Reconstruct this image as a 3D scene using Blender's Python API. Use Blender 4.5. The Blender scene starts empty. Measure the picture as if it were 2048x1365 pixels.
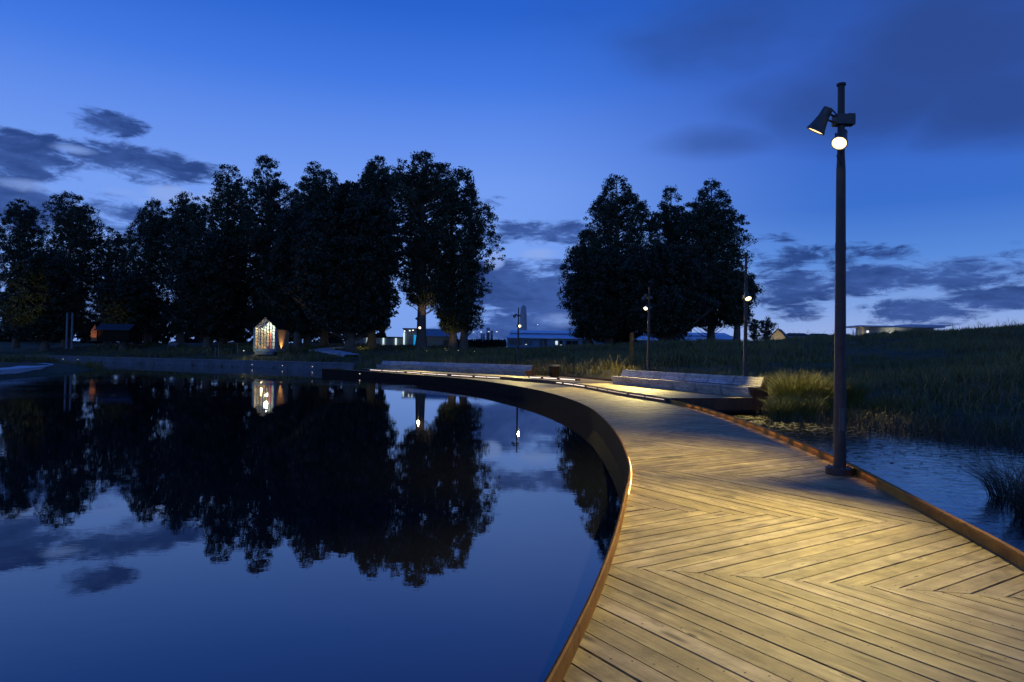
import bpy, math, random
import numpy as np
from mathutils import Vector, Matrix
S = bpy.context.scene
COL = S.collection
PI = math.pi
rnd = random.Random(7)
NP = np.random.default_rng(11)

# ------------------------------------------------------------------ camera
FPX, TILT, ROLL, EYE = 1365.0, math.radians(1.2), math.radians(0.8), 1.5
R0 = Vector((1, 0, 0)); FW = Vector((0, math.cos(TILT), math.sin(TILT))); U0 = Vector((0, -math.sin(TILT), math.cos(TILT)))
RT = R0 * math.cos(ROLL) + U0 * math.sin(ROLL); UP = U0 * math.cos(ROLL) - R0 * math.sin(ROLL)
cam_data = bpy.data.cameras.new("camera"); cam = bpy.data.objects.new("camera", cam_data); COL.objects.link(cam)
M4 = Matrix((RT, UP, -FW)).transposed().to_4x4(); M4.translation = (0, 0, EYE); cam.matrix_world = M4
cam_data.sensor_width = 36.0; cam_data.lens = 36.0 * FPX / 2048.0; cam_data.clip_start = 0.05; cam_data.clip_end = 6000
S.camera = cam
def ray(px, py): return FW + RT * ((px - 1024) / FPX) + UP * ((682.5 - py) / FPX)
def at(px, py, Y):                       # the surveyed point at a known distance Y
    d = ray(px, py); return Vector((0, 0, EYE)) + d * (Y / d.y)
def on(px, py, z=0.0):
    d = ray(px, py); return Vector((0, 0, EYE)) + d * ((z - EYE) / d.z)

S.view_settings.view_transform = 'Standard'; S.view_settings.look = 'None'
S.view_settings.exposure = 0.0; S.view_settings.gamma = 1.0; S.view_settings.use_curve_mapping = False
S.render.engine = 'CYCLES'
S.cycles.use_denoising = True
S.cycles.max_bounces = 6; S.cycles.diffuse_bounces = 2; S.cycles.glossy_bounces = 3; S.cycles.transparent_max_bounces = 8
S.cycles.sample_clamp_indirect = 3.0
S.cycles.caustics_reflective = False; S.cycles.caustics_refractive = False

# ------------------------------------------------------------------ node helpers
class NT:
    def __init__(s, tree): s.t = tree; s.n = tree.nodes; s.l = tree.links
    def node(s, typ, ins=None, **kw):
        n = s.n.new(typ)
        for k, v in kw.items(): setattr(n, k, v)
        for k, v in (ins or {}).items(): s.set(n.inputs[k], v)
        return n
    def set(s, sock, v):
        if isinstance(v, bpy.types.NodeSocket): s.l.new(v, sock)
        else:
            if hasattr(sock.default_value, '__len__') and not hasattr(v, '__len__'): v = (v,) * len(sock.default_value)
            if hasattr(v, '__len__') and len(v) == 3 and len(sock.default_value) == 4: v = (*v, 1)
            sock.default_value = v
    def m(s, op, a, b=None, c=None, clamp=False):
        n = s.n.new('ShaderNodeMath'); n.operation = op; n.use_clamp = clamp
        for i, v in enumerate((a, b, c)):
            if v is not None: s.set(n.inputs[i], v)
        return n.outputs[0]
    def sm(s, v, a, b, lo=0.0, hi=1.0):
        n = s.node('ShaderNodeMapRange', {'Value': v, 'From Min': a, 'From Max': b, 'To Min': lo, 'To Max': hi}, interpolation_type='SMOOTHSTEP')
        return n.outputs[0]
    def mix(s, f, a, b, mode='MIX'):
        n = s.n.new('ShaderNodeMix'); n.data_type = 'RGBA'; n.blend_type = mode
        s.set(n.inputs[0], f); s.set(n.inputs[6], a); s.set(n.inputs[7], b); return n.outputs[2]
    def ramp(s, f, stops):
        n = s.n.new('ShaderNodeValToRGB'); s.set(n.inputs[0], f); e = n.color_ramp.elements
        while len(e) > 1: e.remove(e[-1])
        for i, (p, c) in enumerate(stops):
            x = e[0] if i == 0 else e.new(p); x.position = p; x.color = (*c, 1) if len(c) == 3 else c
        return n.outputs[0]
    def noise(s, vec, scale, detail=4, rough=0.55, dist=0.0):
        return s.node('ShaderNodeTexNoise', {'Vector': vec, 'Scale': scale, 'Detail': detail, 'Roughness': rough, 'Distortion': dist}).outputs[0]
    def mapping(s, vec, scale=(1, 1, 1), loc=(0, 0, 0), rot=(0, 0, 0)):
        return s.node('ShaderNodeMapping', {'Vector': vec, 'Scale': scale, 'Location': loc, 'Rotation': rot}).outputs[0]

# ------------------------------------------------------------------ dusk sky
W = bpy.data.worlds.new("World"); S.world = W; W.use_nodes = True
w = NT(W.node_tree); w.n.clear()
wdir = w.node('ShaderNodeTexCoord').outputs['Generated']
sep = w.node('ShaderNodeSeparateXYZ', {0: wdir})
el = w.m('ARCSINE', sep.outputs[2]); az = w.m('ARCTAN2', sep.outputs[0], sep.outputs[1])
elf = w.m('DIVIDE', w.m('ADD', el, 0.1), 1.6)
def st(e): return (e + 0.1) / 1.6
ra = w.ramp(elf, [(st(-.1), (.10, .18, .42)), (st(0.0), (.20, .35, .80)), (st(.12), (.20, .37, .88)), (st(.24), (.17, .335, .88)), (st(.31), (.115, .265, .83)),
                  (st(.38), (.054, .19, .76)), (st(.47), (.023, .125, .62)), (st(.7), (.014, .072, .42)), (st(1.4), (.01, .045, .27))])
rb = w.ramp(elf, [(st(-.1), (.10, .18, .38)), (st(0.02), (.36, .46, .77)), (st(.07), (.22, .37, .77)), (st(.13), (.10, .26, .71)), (st(.2), (.045, .162, .61)), (st(.28), (.040, .138, .59)),
                  (st(.37), (.034, .11, .50)), (st(.48), (.022, .09, .42)), (st(.7), (.012, .06, .34)), (st(1.4), (.009, .04, .24))])
base = w.mix(w.sm(az, -.05, .5), ra, rb)
cz = w.mapping(wdir, scale=(1, 1, 2.6))
n1 = w.m('ADD', w.m('MULTIPLY', w.noise(cz, 7.5, 9, .62, .5), .6), w.m('MULTIPLY', w.noise(w.mapping(wdir, scale=(1, 1, 3.4), loc=(1, 5, 3)), 26.0, 7, .65, .6), .40))
n2 = w.noise(w.mapping(wdir, scale=(1, 1, 2.2), loc=(3, 1, 2)), 3.2, 4, .5, .2)
def blobs(L):
    tot = None
    for (cx, cy, hx, hy, wt) in L:
        d = ray(cx, cy).normalized(); a0 = math.atan2(d.x, d.y); e0 = math.asin(d.z); c = math.cos(a0)
        sa = hx / FPX * c * c; se = hy / FPX * c
        dx = w.m('DIVIDE', w.m('SUBTRACT', az, a0), sa); dy = w.m('DIVIDE', w.m('SUBTRACT', el, e0), se)
        v = w.m('MULTIPLY', w.m('SUBTRACT', 1.0, w.m('ADD', w.m('MULTIPLY', dx, dx), w.m('MULTIPLY', dy, dy))), wt)
        tot = v if tot is None else w.m('MAXIMUM', tot, v)
    return w.m('MAXIMUM', tot, -2.0)
cum = blobs([(215, 250, 85, 26, 1.0), (20, 318, 190, 62, 1.0), (265, 328, 170, 42, 1.0), (30, 405, 170, 55, 1.1), (230, 428, 110, 44, 1.0), (330, 450, 80, 60, .8),
             (1085, 466, 160, 30, 1.1), (985, 480, 60, 22, .8), (1000, 570, 120, 55, 1.3), (1100, 600, 160, 66, 1.6), (1040, 655, 190, 42, 1.3), (1000, 408, 60, 14, .45), (1140, 560, 110, 60, .7),
             (1590, 575, 110, 40, 1.0), (1750, 560, 140, 38, 1.25), (1900, 548, 180, 38, 1.25), (1560, 520, 90, 30, .55), (2040, 520, 60, 40, .6),
             (1840, 622, 140, 36, 1.2), (1990, 600, 140, 28, 1.2), (1600, 622, 60, 18, .6), (1760, 512, 130, 20, .4), (1530, 480, 60, 14, .35),
             (2250, 560, 160, 60, .9), (-200, 360, 200, 70, .9)])
ds = w.sm(w.m('ADD', cum, w.m('MULTIPLY', w.m('SUBTRACT', n1, .50), 6.2)), -.08, .78)
veil = blobs([(1950, 60, 420, 190, .9), (1750, 180, 330, 110, .75), (1480, 60, 330, 90, .6), (2040, 190, 300, 120, .85), (1440, 285, 140, 36, .45), (1060, 30, 160, 60, .25), (2300, 100, 400, 200, .9)])
dv = w.sm(w.m('ADD', veil, w.m('MULTIPLY', w.m('SUBTRACT', n2, .5), 2.2)), -.15, 1.05, 0, .78)
ccol = w.mix(w.sm(n1, .38, .66), (.042, .098, .34), (.012, .038, .175))
sky = w.mix(dv, base, (.024, .060, .235))
sky = w.mix(w.m('MULTIPLY', ds, .93), sky, ccol)
# pale gaps in the cloud bank between the two groups of trees
rim = blobs([(1080, 508, 55, 16, .9), (990, 520, 26, 26, .9), (1110, 640, 70, 22, .6), (60, 372, 110, 18, .6), (260, 385, 90, 18, .6), (285, 400, 40, 12, .7), (345, 392, 80, 26, 1.0), (430, 400, 70, 30, .8), (150, 300, 60, 12, .6)])
dr = w.sm(w.m('ADD', rim, w.m('MULTIPLY', w.m('SUBTRACT', n1, .5), 2.0)), .15, .9, 0, .9)
sky = w.mix(dr, sky, (.25, .39, .82))
bg = w.node('ShaderNodeBackground', {'Color': sky, 'Strength': 1.0})
w.l.new(bg.outputs[0], w.node('ShaderNodeOutputWorld').inputs[0])
W.cycles.sampling_method = 'MANUAL'; W.cycles.sample_map_resolution = 512

# ------------------------------------------------------------------ object helpers
def tag(o, label=None, cat=None, group=None, kind=None):
    if label: o['label'] = label
    if cat: o['category'] = cat
    if group: o['group'] = group
    if kind: o['kind'] = kind
    return o
def empty(name, loc, label=None, cat=None, group=None, rz=0.0):
    o = bpy.data.objects.new(name, None); COL.objects.link(o); o.location = loc; o.rotation_euler[2] = rz; o.empty_display_size = .2
    return tag(o, label, cat, group)
class MB:                                  # collects shapes into ONE mesh
    def __init__(s): s.v = []; s.f = []; s.mi = []; s.uv = []; s.rn = []
    def face_set(s, vs, fs, mi=0, uvs=None, rn=0.0):
        b = len(s.v); s.v.extend([tuple(p) for p in vs])
        for k, f in enumerate(fs):
            s.f.append([b + i for i in f]); s.mi.append(mi); s.rn.append(rn)
            s.uv.append([uvs[i] for i in f] if uvs else [(0, 0)] * len(f))
        return s
    def box(s, c, d, rz=0.0, mi=0, rn=0.0):
        x, y, z = d[0] / 2, d[1] / 2, d[2] / 2; ca, sa = math.cos(rz), math.sin(rz)
        vs = []
        for sx, sy, sz in ((-1, -1, -1), (1, -1, -1), (1, 1, -1), (-1, 1, -1), (-1, -1, 1), (1, -1, 1), (1, 1, 1), (-1, 1, 1)):
            px, py = sx * x, sy * y
            vs.append((c[0] + px * ca - py * sa, c[1] + px * sa + py * ca, c[2] + sz * z))
        uvs = [(v[0] + v[1], v[2]) for v in vs]
        return s.face_set(vs, [(0, 3, 2, 1), (4, 5, 6, 7), (0, 1, 5, 4), (1, 2, 6, 5), (2, 3, 7, 6), (3, 0, 4, 7)], mi, uvs, rn)
    def hexa(s, vs, mi=0, uvs=None, rn=0.0):
        return s.face_set(vs, [(0, 3, 2, 1), (4, 5, 6, 7), (0, 1, 5, 4), (1, 2, 6, 5), (2, 3, 7, 6), (3, 0, 4, 7)], mi, uvs, rn)
    def prism(s, poly, z0, z1, mi=0):
        n = len(poly); vs = [(p[0], p[1], z0) for p in poly] + [(p[0], p[1], z1) for p in poly]
        fs = [tuple(range(n - 1, -1, -1)), tuple(range(n, 2 * n))] + [(i, (i + 1) % n, n + (i + 1) % n, n + i) for i in range(n)]
        return s.face_set(vs, fs, mi, [(p[0], p[1]) for p in vs])
    def lathe(s, prof, seg=16, mat=None, mi=0, cap=True):
        mat = mat or Matrix(); vs = []; fs = []
        for r, z in prof:
            for k in range(seg):
                a = 2 * PI * k / seg; vs.append(mat @ Vector((r * math.cos(a), r * math.sin(a), z)))
        for i in range(len(prof) - 1):
            for k in range(seg):
                k2 = (k + 1) % seg; fs.append((i * seg + k, i * seg + k2, (i + 1) * seg + k2, (i + 1) * seg + k))
        if cap:
            fs.append(tuple(range(seg - 1, -1, -1))); b = (len(prof) - 1) * seg; fs.append(tuple(range(b, b + seg)))
        return s.face_set(vs, fs, mi)
    def tube(s, pts, rad, seg=6, mi=0):
        pts = [Vector(p) for p in pts]; n = len(pts); vs = []; fs = []
        for i, p in enumerate(pts):
            t = (pts[min(i + 1, n - 1)] - pts[max(i - 1, 0)]).normalized()
            a = t.orthogonal().normalized() if abs(t.z) > .98 else t.cross(Vector((0, 0, 1))).normalized()
            b = t.cross(a); r = rad[i] if hasattr(rad, '__len__') else rad
            for k in range(seg):
                an = 2 * PI * k / seg; vs.append(p + a * (r * math.cos(an)) + b * (r * math.sin(an)))
        for i in range(n - 1):
            for k in range(seg):
                k2 = (k + 1) % seg; fs.append((i * seg + k, i * seg + k2, (i + 1) * seg + k2, (i + 1) * seg + k))
        fs.append(tuple(range(seg - 1, -1, -1))); fs.append(tuple(range((n - 1) * seg, n * seg)))
        return s.face_set(vs, fs, mi)
    def build(s, name, mats, parent=None, smooth=False, bevel=0.0):
        me = bpy.data.meshes.new(name); me.from_pydata(s.v, [], s.f)
        mats = mats if isinstance(mats, (list, tuple)) else [mats]
        for m in mats: me.materials.append(m)
        me.polygons.foreach_set('material_index', s.mi)
        uvl = me.uv_layers.new(name='UVMap'); uvl.data.foreach_set('uv', [c for f in s.uv for p in f for c in p])
        at_ = me.attributes.new('rnd', 'FLOAT', 'FACE'); at_.data.foreach_set('value', s.rn)
        if smooth: me.polygons.foreach_set('use_smooth', [True] * len(me.polygons))
        me.update()
        o = bpy.data.objects.new(name, me); COL.objects.link(o)
        if smooth:
            md = o.modifiers.new('edges', 'EDGE_SPLIT'); md.split_angle = math.radians(40)
        if bevel:
            md = o.modifiers.new('bevel', 'BEVEL'); md.width = bevel; md.segments = 2; md.limit_method = 'ANGLE'
        if parent: o.parent = parent
        return o
def raw_mesh(name, V, F, mats, mi=None, parent=None, attr=None, smooth=False):   # fast numpy mesh; F (n,k)
    me = bpy.data.meshes.new(name); V = np.asarray(V, np.float32); F = np.asarray(F, np.int32)
    me.vertices.add(len(V)); me.vertices.foreach_set('co', V.ravel())
    k = F.shape[1]; me.loops.add(F.size); me.loops.foreach_set('vertex_index', F.ravel())
    me.polygons.add(len(F)); me.polygons.foreach_set('loop_start', np.arange(0, F.size, k, dtype=np.int32))
    for m in (mats if isinstance(mats, (list, tuple)) else [mats]): me.materials.append(m)
    if mi is not None: me.polygons.foreach_set('material_index', np.asarray(mi, np.int32))
    if attr is not None:
        a = me.attributes.new('rnd', 'FLOAT', 'FACE'); a.data.foreach_set('value', np.asarray(attr, np.float32))
    if smooth: me.polygons.foreach_set('use_smooth', np.ones(len(F), bool))
    me.update(calc_edges=True); me.validate()
    o = bpy.data.objects.new(name, me); COL.objects.link(o)
    if parent: o.parent = parent
    return o

# ------------------------------------------------------------------ materials
def material(name, base=(.5, .5, .5), rough=.7, metal=0.0, var=0.0, vscale=3.0, bump=0.0, bscale=20.0, emit=None, estr=0.0, ior=1.5, spec=.5):
    m = bpy.data.materials.new(name); m.use_nodes = True; t = NT(m.node_tree)
    p = t.n['Principled BSDF']; p.inputs['Roughness'].default_value = rough; p.inputs['Metallic'].default_value = metal
    p.inputs['IOR'].default_value = ior; p.inputs['Specular IOR Level'].default_value = spec
    co = t.node('ShaderNodeTexCoord').outputs['Object']
    if var:
        nz = t.noise(co, vscale, 5, .6)
        t.set(p.inputs['Base Color'], t.mix(t.sm(nz, .3, .7), tuple(c * (1 - var) for c in base), tuple(min(1, c * (1 + var)) for c in base)))
    else: t.set(p.inputs['Base Color'], base)
    if bump:
        b = t.node('ShaderNodeBump', {'Strength': bump, 'Distance': .02, 'Height': t.noise(co, bscale, 4)}); t.l.new(b.outputs[0], p.inputs['Normal'])
    if emit:
        t.set(p.inputs['Emission Color'], emit); p.inputs['Emission Strength'].default_value = estr
    return m
def wood_mat(name, c0, c1, c2, grain=1.0, rough=.62, slat=False):
    m = bpy.data.materials.new(name); m.use_nodes = True; t = NT(m.node_tree); p = t.n['Principled BSDF']
    uv = t.node('ShaderNodeUVMap').outputs[0]
    rn = t.node('ShaderNodeAttribute', attribute_name='rnd').outputs['Fac']
    off = t.node('ShaderNodeCombineXYZ', {0: t.m('MULTIPLY', rn, 37.0), 1: t.m('MULTIPLY', rn, 91.0), 2: t.m('MULTIPLY', rn, 13.0)}).outputs[0]
    vec = t.node('ShaderNodeVectorMath', {0: uv, 1: off}, operation='ADD').outputs[0]
    wv = t.noise(t.mapping(vec, (.9, 7, 1)), 1.3, 3, .5)
    vec2 = t.node('ShaderNodeVectorMath', {0: vec, 1: t.node('ShaderNodeCombineXYZ', {1: t.m('MULTIPLY', wv, .035)}).outputs[0]}, operation='ADD').outputs[0]
    g1 = t.noise(t.mapping(vec2, (1.1, 55, 1)), 1.6, 6, .62)
    g2 = t.noise(t.mapping(vec2, (.7, 9, 1)), 1.0, 4, .55)
    g3 = t.noise(t.mapping(vec, (2.2, 3.4, 1)), 1.5, 4, .6)
    vo = t.node('ShaderNodeTexVoronoi', {'Vector': t.mapping(vec2, (1.25, 4.6, 1)), 'Scale': 1.25, 'Randomness': 1.0})
    ksel = t.node('ShaderNodeSeparateColor', {0: vo.outputs['Color']}).outputs[0]
    knot = t.m('MULTIPLY', t.sm(vo.outputs['Distance'], .05, .20, 1, 0), t.sm(ksel, .28, .34))
    ring = t.m('MULTIPLY', t.sm(vo.outputs['Distance'], .02, .34, 1, 0), t.sm(ksel, .15, .4))
    col = t.mix(t.sm(g1, .34, .68), c0, c1)
    col = t.mix(t.m('MULTIPLY', t.sm(g2, .42, .66), .7), col, c2)
    col = t.mix(t.m('MULTIPLY', t.sm(g3, .45, .72), .65), col, tuple(x * .55 for x in c0))
    col = t.mix(t.m('MULTIPLY', ring, .35), col, tuple(x * .6 for x in c0))
    vo2 = t.node('ShaderNodeTexVoronoi', {'Vector': t.mapping(vec2, (2.3, 8.0, 1), (3, 5, 0)), 'Scale': 1.3, 'Randomness': 1.0})
    ks2 = t.node('ShaderNodeSeparateColor', {0: vo2.outputs['Color']}).outputs[0]
    kn2 = t.m('MULTIPLY', t.sm(vo2.outputs['Distance'], .06, .15, 1, 0), t.sm(ks2, .62, .66))
    halo = t.m('MULTIPLY', t.sm(vo2.outputs['Distance'], .12, .45, 1, 0), t.sm(ks2, .60, .66))
    col = t.mix(t.m('MULTIPLY', halo, .5), col, tuple(min(1, x * 1.12) for x in c2))
    col = t.mix(t.m('MULTIPLY', kn2, .85), col, (.05, .035, .02))
    col = t.mix(t.m('MULTIPLY', knot, .85), col, (.045, .03, .018))
    fib = t.noise(t.mapping(vec2, (3.0, 130, 1)), 1.4, 3, .6)
    col = t.mix(t.m('MULTIPLY', t.sm(fib, .52, .68), .4), col, tuple(x * .5 for x in c0))
    oc = t.node('ShaderNodeTexCoord').outputs['Object']
    wear = t.m('MULTIPLY', t.sm(t.noise(oc, 1.1, 6, .65, .4), .32, .62, .66, 1.06), t.sm(t.noise(oc, 6.5, 5, .7), .3, .55, .80, 1.03))
    br = t.m('MULTIPLY', wear, t.sm(rn, 0, 1, .86, 1.10))
    col = t.mix(1.0, col, t.node('ShaderNodeCombineColor', {0: br, 1: br, 2: t.m('MULTIPLY', br, t.sm(t.m('FRACT', t.m('MULTIPLY', rn, 7.3)), 0, 1, .88, 1.12))}).outputs[0], 'MULTIPLY')
    t.set(p.inputs['Base Color'], col); t.set(p.inputs['Roughness'], t.sm(g1, .3, .7, rough - .1, rough + .12))
    b = t.node('ShaderNodeBump', {'Strength': .35 * grain, 'Distance': .006, 'Height': t.m('SUBTRACT', g1, t.m('MULTIPLY', knot, .6))}); t.l.new(b.outputs[0], p.inputs['Normal'])
    return m
deck_wood = wood_mat('deck_wood', (.26, .198, .088), (.43, .337, .148), (.55, .450, .225))
bench_wood = wood_mat('bench_wood', (.36, .335, .30), (.54, .51, .465), (.64, .61, .555))
def corten_mat(name, a, b, c, spec=.35):
    m = bpy.data.materials.new(name); m.use_nodes = True; t = NT(m.node_tree); p = t.n['Principled BSDF']
    co = t.node('ShaderNodeTexCoord').outputs['Object']
    n = t.noise(t.mapping(co, (1, 1, 2.0)), 2.2, 6, .65); n2 = t.noise(co, 30, 4, .6); n3 = t.noise(t.mapping(co, (6, 6, .5)), 2.0, 4, .6)
    col = t.mix(t.sm(n, .35, .65), a, b); col = t.mix(t.m('MULTIPLY', t.sm(n3, .5, .72), .6), col, c); col = t.mix(t.m('MULTIPLY', t.sm(n2, .5, .75), .35), col, tuple(x * .5 for x in a))
    t.set(p.inputs['Base Color'], col); p.inputs['Roughness'].default_value = .78; p.inputs['Specular IOR Level'].default_value = spec
    bp = t.node('ShaderNodeBump', {'Strength': .25, 'Distance': .004, 'Height': n2}); t.l.new(bp.outputs[0], p.inputs['Normal'])
    return m
corten = corten_mat('rusty_steel', (.22, .092, .015), (.36, .180, .028), (.11, .048, .012))
corten_dark = corten_mat('dark_rusty_steel', (.10, .045, .022), (.15, .07, .032), (.05, .026, .016))
fascia_mat = corten_mat('blackened_steel', (.022, .014, .010), (.035, .022, .014), (.012, .009, .008), .06)
pole_mat = material('pole_paint', (.055, .042, .036), .5, .3, .25, 4, .08, 60)
head_mat = material('lamp_metal', (.10, .095, .085), .5, .4, .2, 8)
black_mat = material('black_rubber', (.015, .015, .016), .6)
under_mat = material('under_deck', (.012, .010, .009), .9)
screw_mat = material('screw', (.03, .025, .02), .5, .6)
concrete = material('concrete', (.22, .225, .23), .8, 0, .18, 1.5, .15, 25)
concrete_wall = material('wall_concrete', (.13, .145, .155), .8, 0, .22, .8, .15, 12)
bark = material('bark', (.15, .11, .075), .9, 0, .4, 5, .6, 14)
led_mat = material('led_strip', (.8, .7, .6), .5, emit=(1, .80, .64), estr=2.0)
led_dim = material('led_dim', (.8, .65, .5), .5, emit=(1, .72, .5), estr=1.1)
led_gold = material('led_gold', (.8, .6, .3), .5, emit=(1, .62, .22), estr=4.5)
led_edge = material('led_edge', (.8, .5, .2), .5, emit=(1, .55, .17), estr=10.0)
def lens_mat(name, strength, col=(1, .86, .58)):
    return material(name, (.9, .85, .7), .3, emit=col, estr=strength)
lens_bright = lens_mat('bright_lens', 20); lens_rim = lens_mat('lens_rim', 2.2, (1, .70, .30)); lens_far = lens_mat('far_lens', 5); lens_soft = lens_mat('soft_lens', 4.5); lens_off = material('unlit_lens', (.2, .2, .2), .15)
dot_warm = lens_mat('warm_lamp', 1.0, (1, .85, .6)); dot_white = lens_mat('white_lamp', 2.0, (.95, 1, .95))
glass = bpy.data.materials.new('glass'); glass.use_nodes = True
_t = NT(glass.node_tree); _p = _t.n['Principled BSDF']; _t.n.remove(_p)
_fr = _t.node('ShaderNodeFresnel', {'IOR': 1.5}); _mx = _t.node('ShaderNodeMixShader', {0: _fr.outputs[0]})
_t.l.new(_t.node('ShaderNodeBsdfTransparent', {'Color': (.93, .96, .95)}).outputs[0], _mx.inputs[1]); _t.l.new(_t.node('ShaderNodeBsdfGlossy', {'Roughness': .02}).outputs[0], _mx.inputs[2])
_t.l.new(_mx.outputs[0], _t.n['Material Output'].inputs[0])
def leaf_mat(name, a, b):
    m = bpy.data.materials.new(name); m.use_nodes = True; t = NT(m.node_tree); p = t.n['Principled BSDF']
    rn = t.node('ShaderNodeAttribute', attribute_name='rnd').outputs['Fac']
    t.set(p.inputs['Base Color'], t.mix(rn, a, b)); p.inputs['Roughness'].default_value = .6
    return m
foliage = leaf_mat('foliage', (.028, .040, .018), (.075, .090, .036))
foliage_deep = leaf_mat('deep_foliage', (.020, .028, .014), (.050, .058, .026))
grass_mat = leaf_mat('grass', (.085, .082, .018), (.25, .20, .045))
straw_mat = leaf_mat('tussock', (.07, .11, .015), (.27, .23, .05))
reed_mat = leaf_mat('reed', (.03, .035, .014), (.085, .075, .035))

# ------------------------------------------------------------------ geometry of the place (metres; deck level z = 0)
WATER = -0.38
TER = 0.18
def smooth(P, n=8):
    P = [np.array(p, float) for p in P]; out = []
    Q = [2 * P[0] - P[1]] + P + [2 * P[-1] - P[-2]]
    for i in range(1, len(Q) - 2):
        for k in range(n):
            u = k / n; a, b, c, d = Q[i - 1:i + 3]
            out.append(.5 * ((2 * b) + (c - a) * u + (2 * a - 5 * b + 4 * c - d) * u * u + (3 * b - a - 3 * c + d) * u ** 3))
    out.append(P[-1]); return out
LEFT = smooth([(-1.35, -2.0), (-.5, .9), (.25, 3.17), (.73, 4.92), (1.17, 6.9), (1.58, 9.05), (1.92, 12.2), (2.12, 15.8), (2.15, 19.2), (1.83, 23.2), (1.12, 27.6), (-.05, 32.2), (-2.0, 38.0), (-4.55, 43.0), (-7.0, 46.9), (-11.3, 53.2), (-16.4, 59.2)])
RIGHT0 = smooth([(1.35, -2.4), (2.45, .7), (3.1, 2.8), (3.72, 4.97), (4.03, 6.5), (4.48, 8.8), (4.72, 10.3), (5.02, 12.9), (5.27, 16.1), (5.36, 19.4), (5.2, 22.2)])
RISER = smooth([(5.2, 22.2), (4.72, 24.4), (4.2, 26.9), (3.41, 32.1), (2.35, 36.2), (1.4, 38.4), (.34, 39.9), (-.7, 42.1), (-4.94, 47.3), (-7.55, 51.6), (-12.34, 58.6)], 6)
RIGHT = RIGHT0 + RISER[1:] + [np.array((-15.3, 62.0))]
def arclen(P):
    P = np.array(P); return np.concatenate([[0], np.cumsum(np.linalg.norm(np.diff(P, axis=0), axis=1))])
def inside(P, poly):
    P = np.atleast_2d(P); x, y = P[:, 0], P[:, 1]; c = np.zeros(len(P), bool); n = len(poly)
    for i in range(n):
        x1, y1 = poly[i][:2]; x2, y2 = poly[(i + 1) % n][:2]
        if y1 == y2: continue
        k = ((y1 > y) != (y2 > y)) & (x < (x2 - x1) * (y - y1) / (y2 - y1) + x1); c ^= k
    return c
def poly_dist(P, poly, closed=True):
    P = np.atleast_2d(P); best = np.full(len(P), 1e9); n = len(poly)
    for i in range(n if closed else n - 1):
        a = np.array(poly[i][:2]); b = np.array(poly[(i + 1) % n][:2]); ab = b - a; L = max(ab @ ab, 1e-9)
        tt = np.clip(((P - a) @ ab) / L, 0, 1); best = np.minimum(best, np.linalg.norm(P - (a + tt[:, None] * ab), axis=1))
    return best
BENCH2 = smooth([(4.88, 33.5), (6.5, 27.7), (7.97, 22.96)], 3)        # foot lines, 6 and 11 modules
BENCH1 = smooth([(-11.7, 58.9), (-6.75, 53.3), (-2.76, 48.8), (2.09, 42.5)], 4)[:12]
TERRACE = [tuple(p) for p in RISER] + [(-13.2, 60.4), (-12.3, 61.0), (-7.4, 55.2), (-3.2, 50.6), (1.2, 45.2), (3.2, 43.8), (4.2, 41.0), (5.0, 37.6), (6.1, 33.9), (7.7, 28.2), (8.95, 23.9), (8.75, 23.15)]
POND = [(-60, -60), (40, -60), (17, -6), (13.5, 6), (13.6, 12), (11.9, 18), (10.2, 20.6), (8.9, 22.6), (7.3, 27), (5.6, 33), (3.2, 40), (0, 46), (-5, 53), (-12, 61.5), (-15.8, 67), (-16.5, 72), (-31.2, 81.5), (-71, 106.5),
        (-92, 112), (-76, 88), (-52, 76), (-39.5, 66), (-34.5, 53), (-30.5, 41), (-30, 30), (-42, 10), (-60, -10)]
CT = []                                  # terrain control heights
def ctl(x, y, z): CT.append((x, y, z))
for px, py, Y in ((150, 690, 122), (300, 692, 118), (460, 693, 112), (640, 697, 104), (780, 699, 99), (870, 702, 95), (905, 703, 95), (530, 707, 86), (420, 712, 86), (640, 713, 84), (750, 716, 80),
                  (950, 724, 60), (950, 703, 105), (1100, 705, 105), (1100, 724, 58), (1210, 695, 92), (1205, 738, 46), (1300, 691, 85), (1400, 686, 80), (1500, 685, 75), (1600, 678, 70), (1700, 677, 67),
                  (1850, 669, 64), (2048, 654, 60), (2350, 628, 55), (1350, 735, 40), (1480, 715, 45), (1600, 765, 29), (1650, 735, 38), (1720, 800, 24), (1900, 800, 22), (1800, 725, 40), (2048, 835, 17.5), (2048, 745, 30), (2000, 690, 45), (2300, 760, 22),
                  (850, 722, 72), (60, 705, 130), (20, 712, 110)):
    p = at(px, py, Y); ctl(*p)
for x, y, z in ((-71, 107.5, .38), (-50, 94, .38), (-31, 82.5, .38), (-17, 73, .38), (-10, 66, .3), (14, 5, -.1), (15, 12, 0), (40, 20, 3.2), (60, 30, 4.6), (20, 4, .5), (30, -20, 1), (-36, 50, .12), (-45, 60, .12), (-60, 76, .3), (-45, 40, .35), (-60, 55, .8), (-70, 75, 1.0),
                (-95, 115, 1.5), (-120, 100, 2), (-80, 40, 1.5), (-80, -20, 1), (0, 130, 3.1), (-60, 150, 3.6), (20, 160, 3.1), (60, 110, 4.2), (100, 100, 4.8), (110, 60, 6), (120, 0, 5), (60, -40, 3), (-140, 160, 4), (120, 180, 4.4), (0, 250, 3), (-200, 250, 4), (200, 250, 4), (300, 0, 4), (-300, 0, 3), (0, -200, 2), (600, 900, 3), (-600, 900, 3), (0, 900, 3)):
    ctl(x, y, z)
CT = np.array(CT); _d = np.linalg.norm(CT[:, None, :2] - CT[None, :, :2], axis=2)
_A = np.zeros((len(CT) + 1,) * 2); _A[:-1, :-1] = _d + 0.0; _A[-1, :-1] = 1; _A[:-1, -1] = 1
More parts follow.
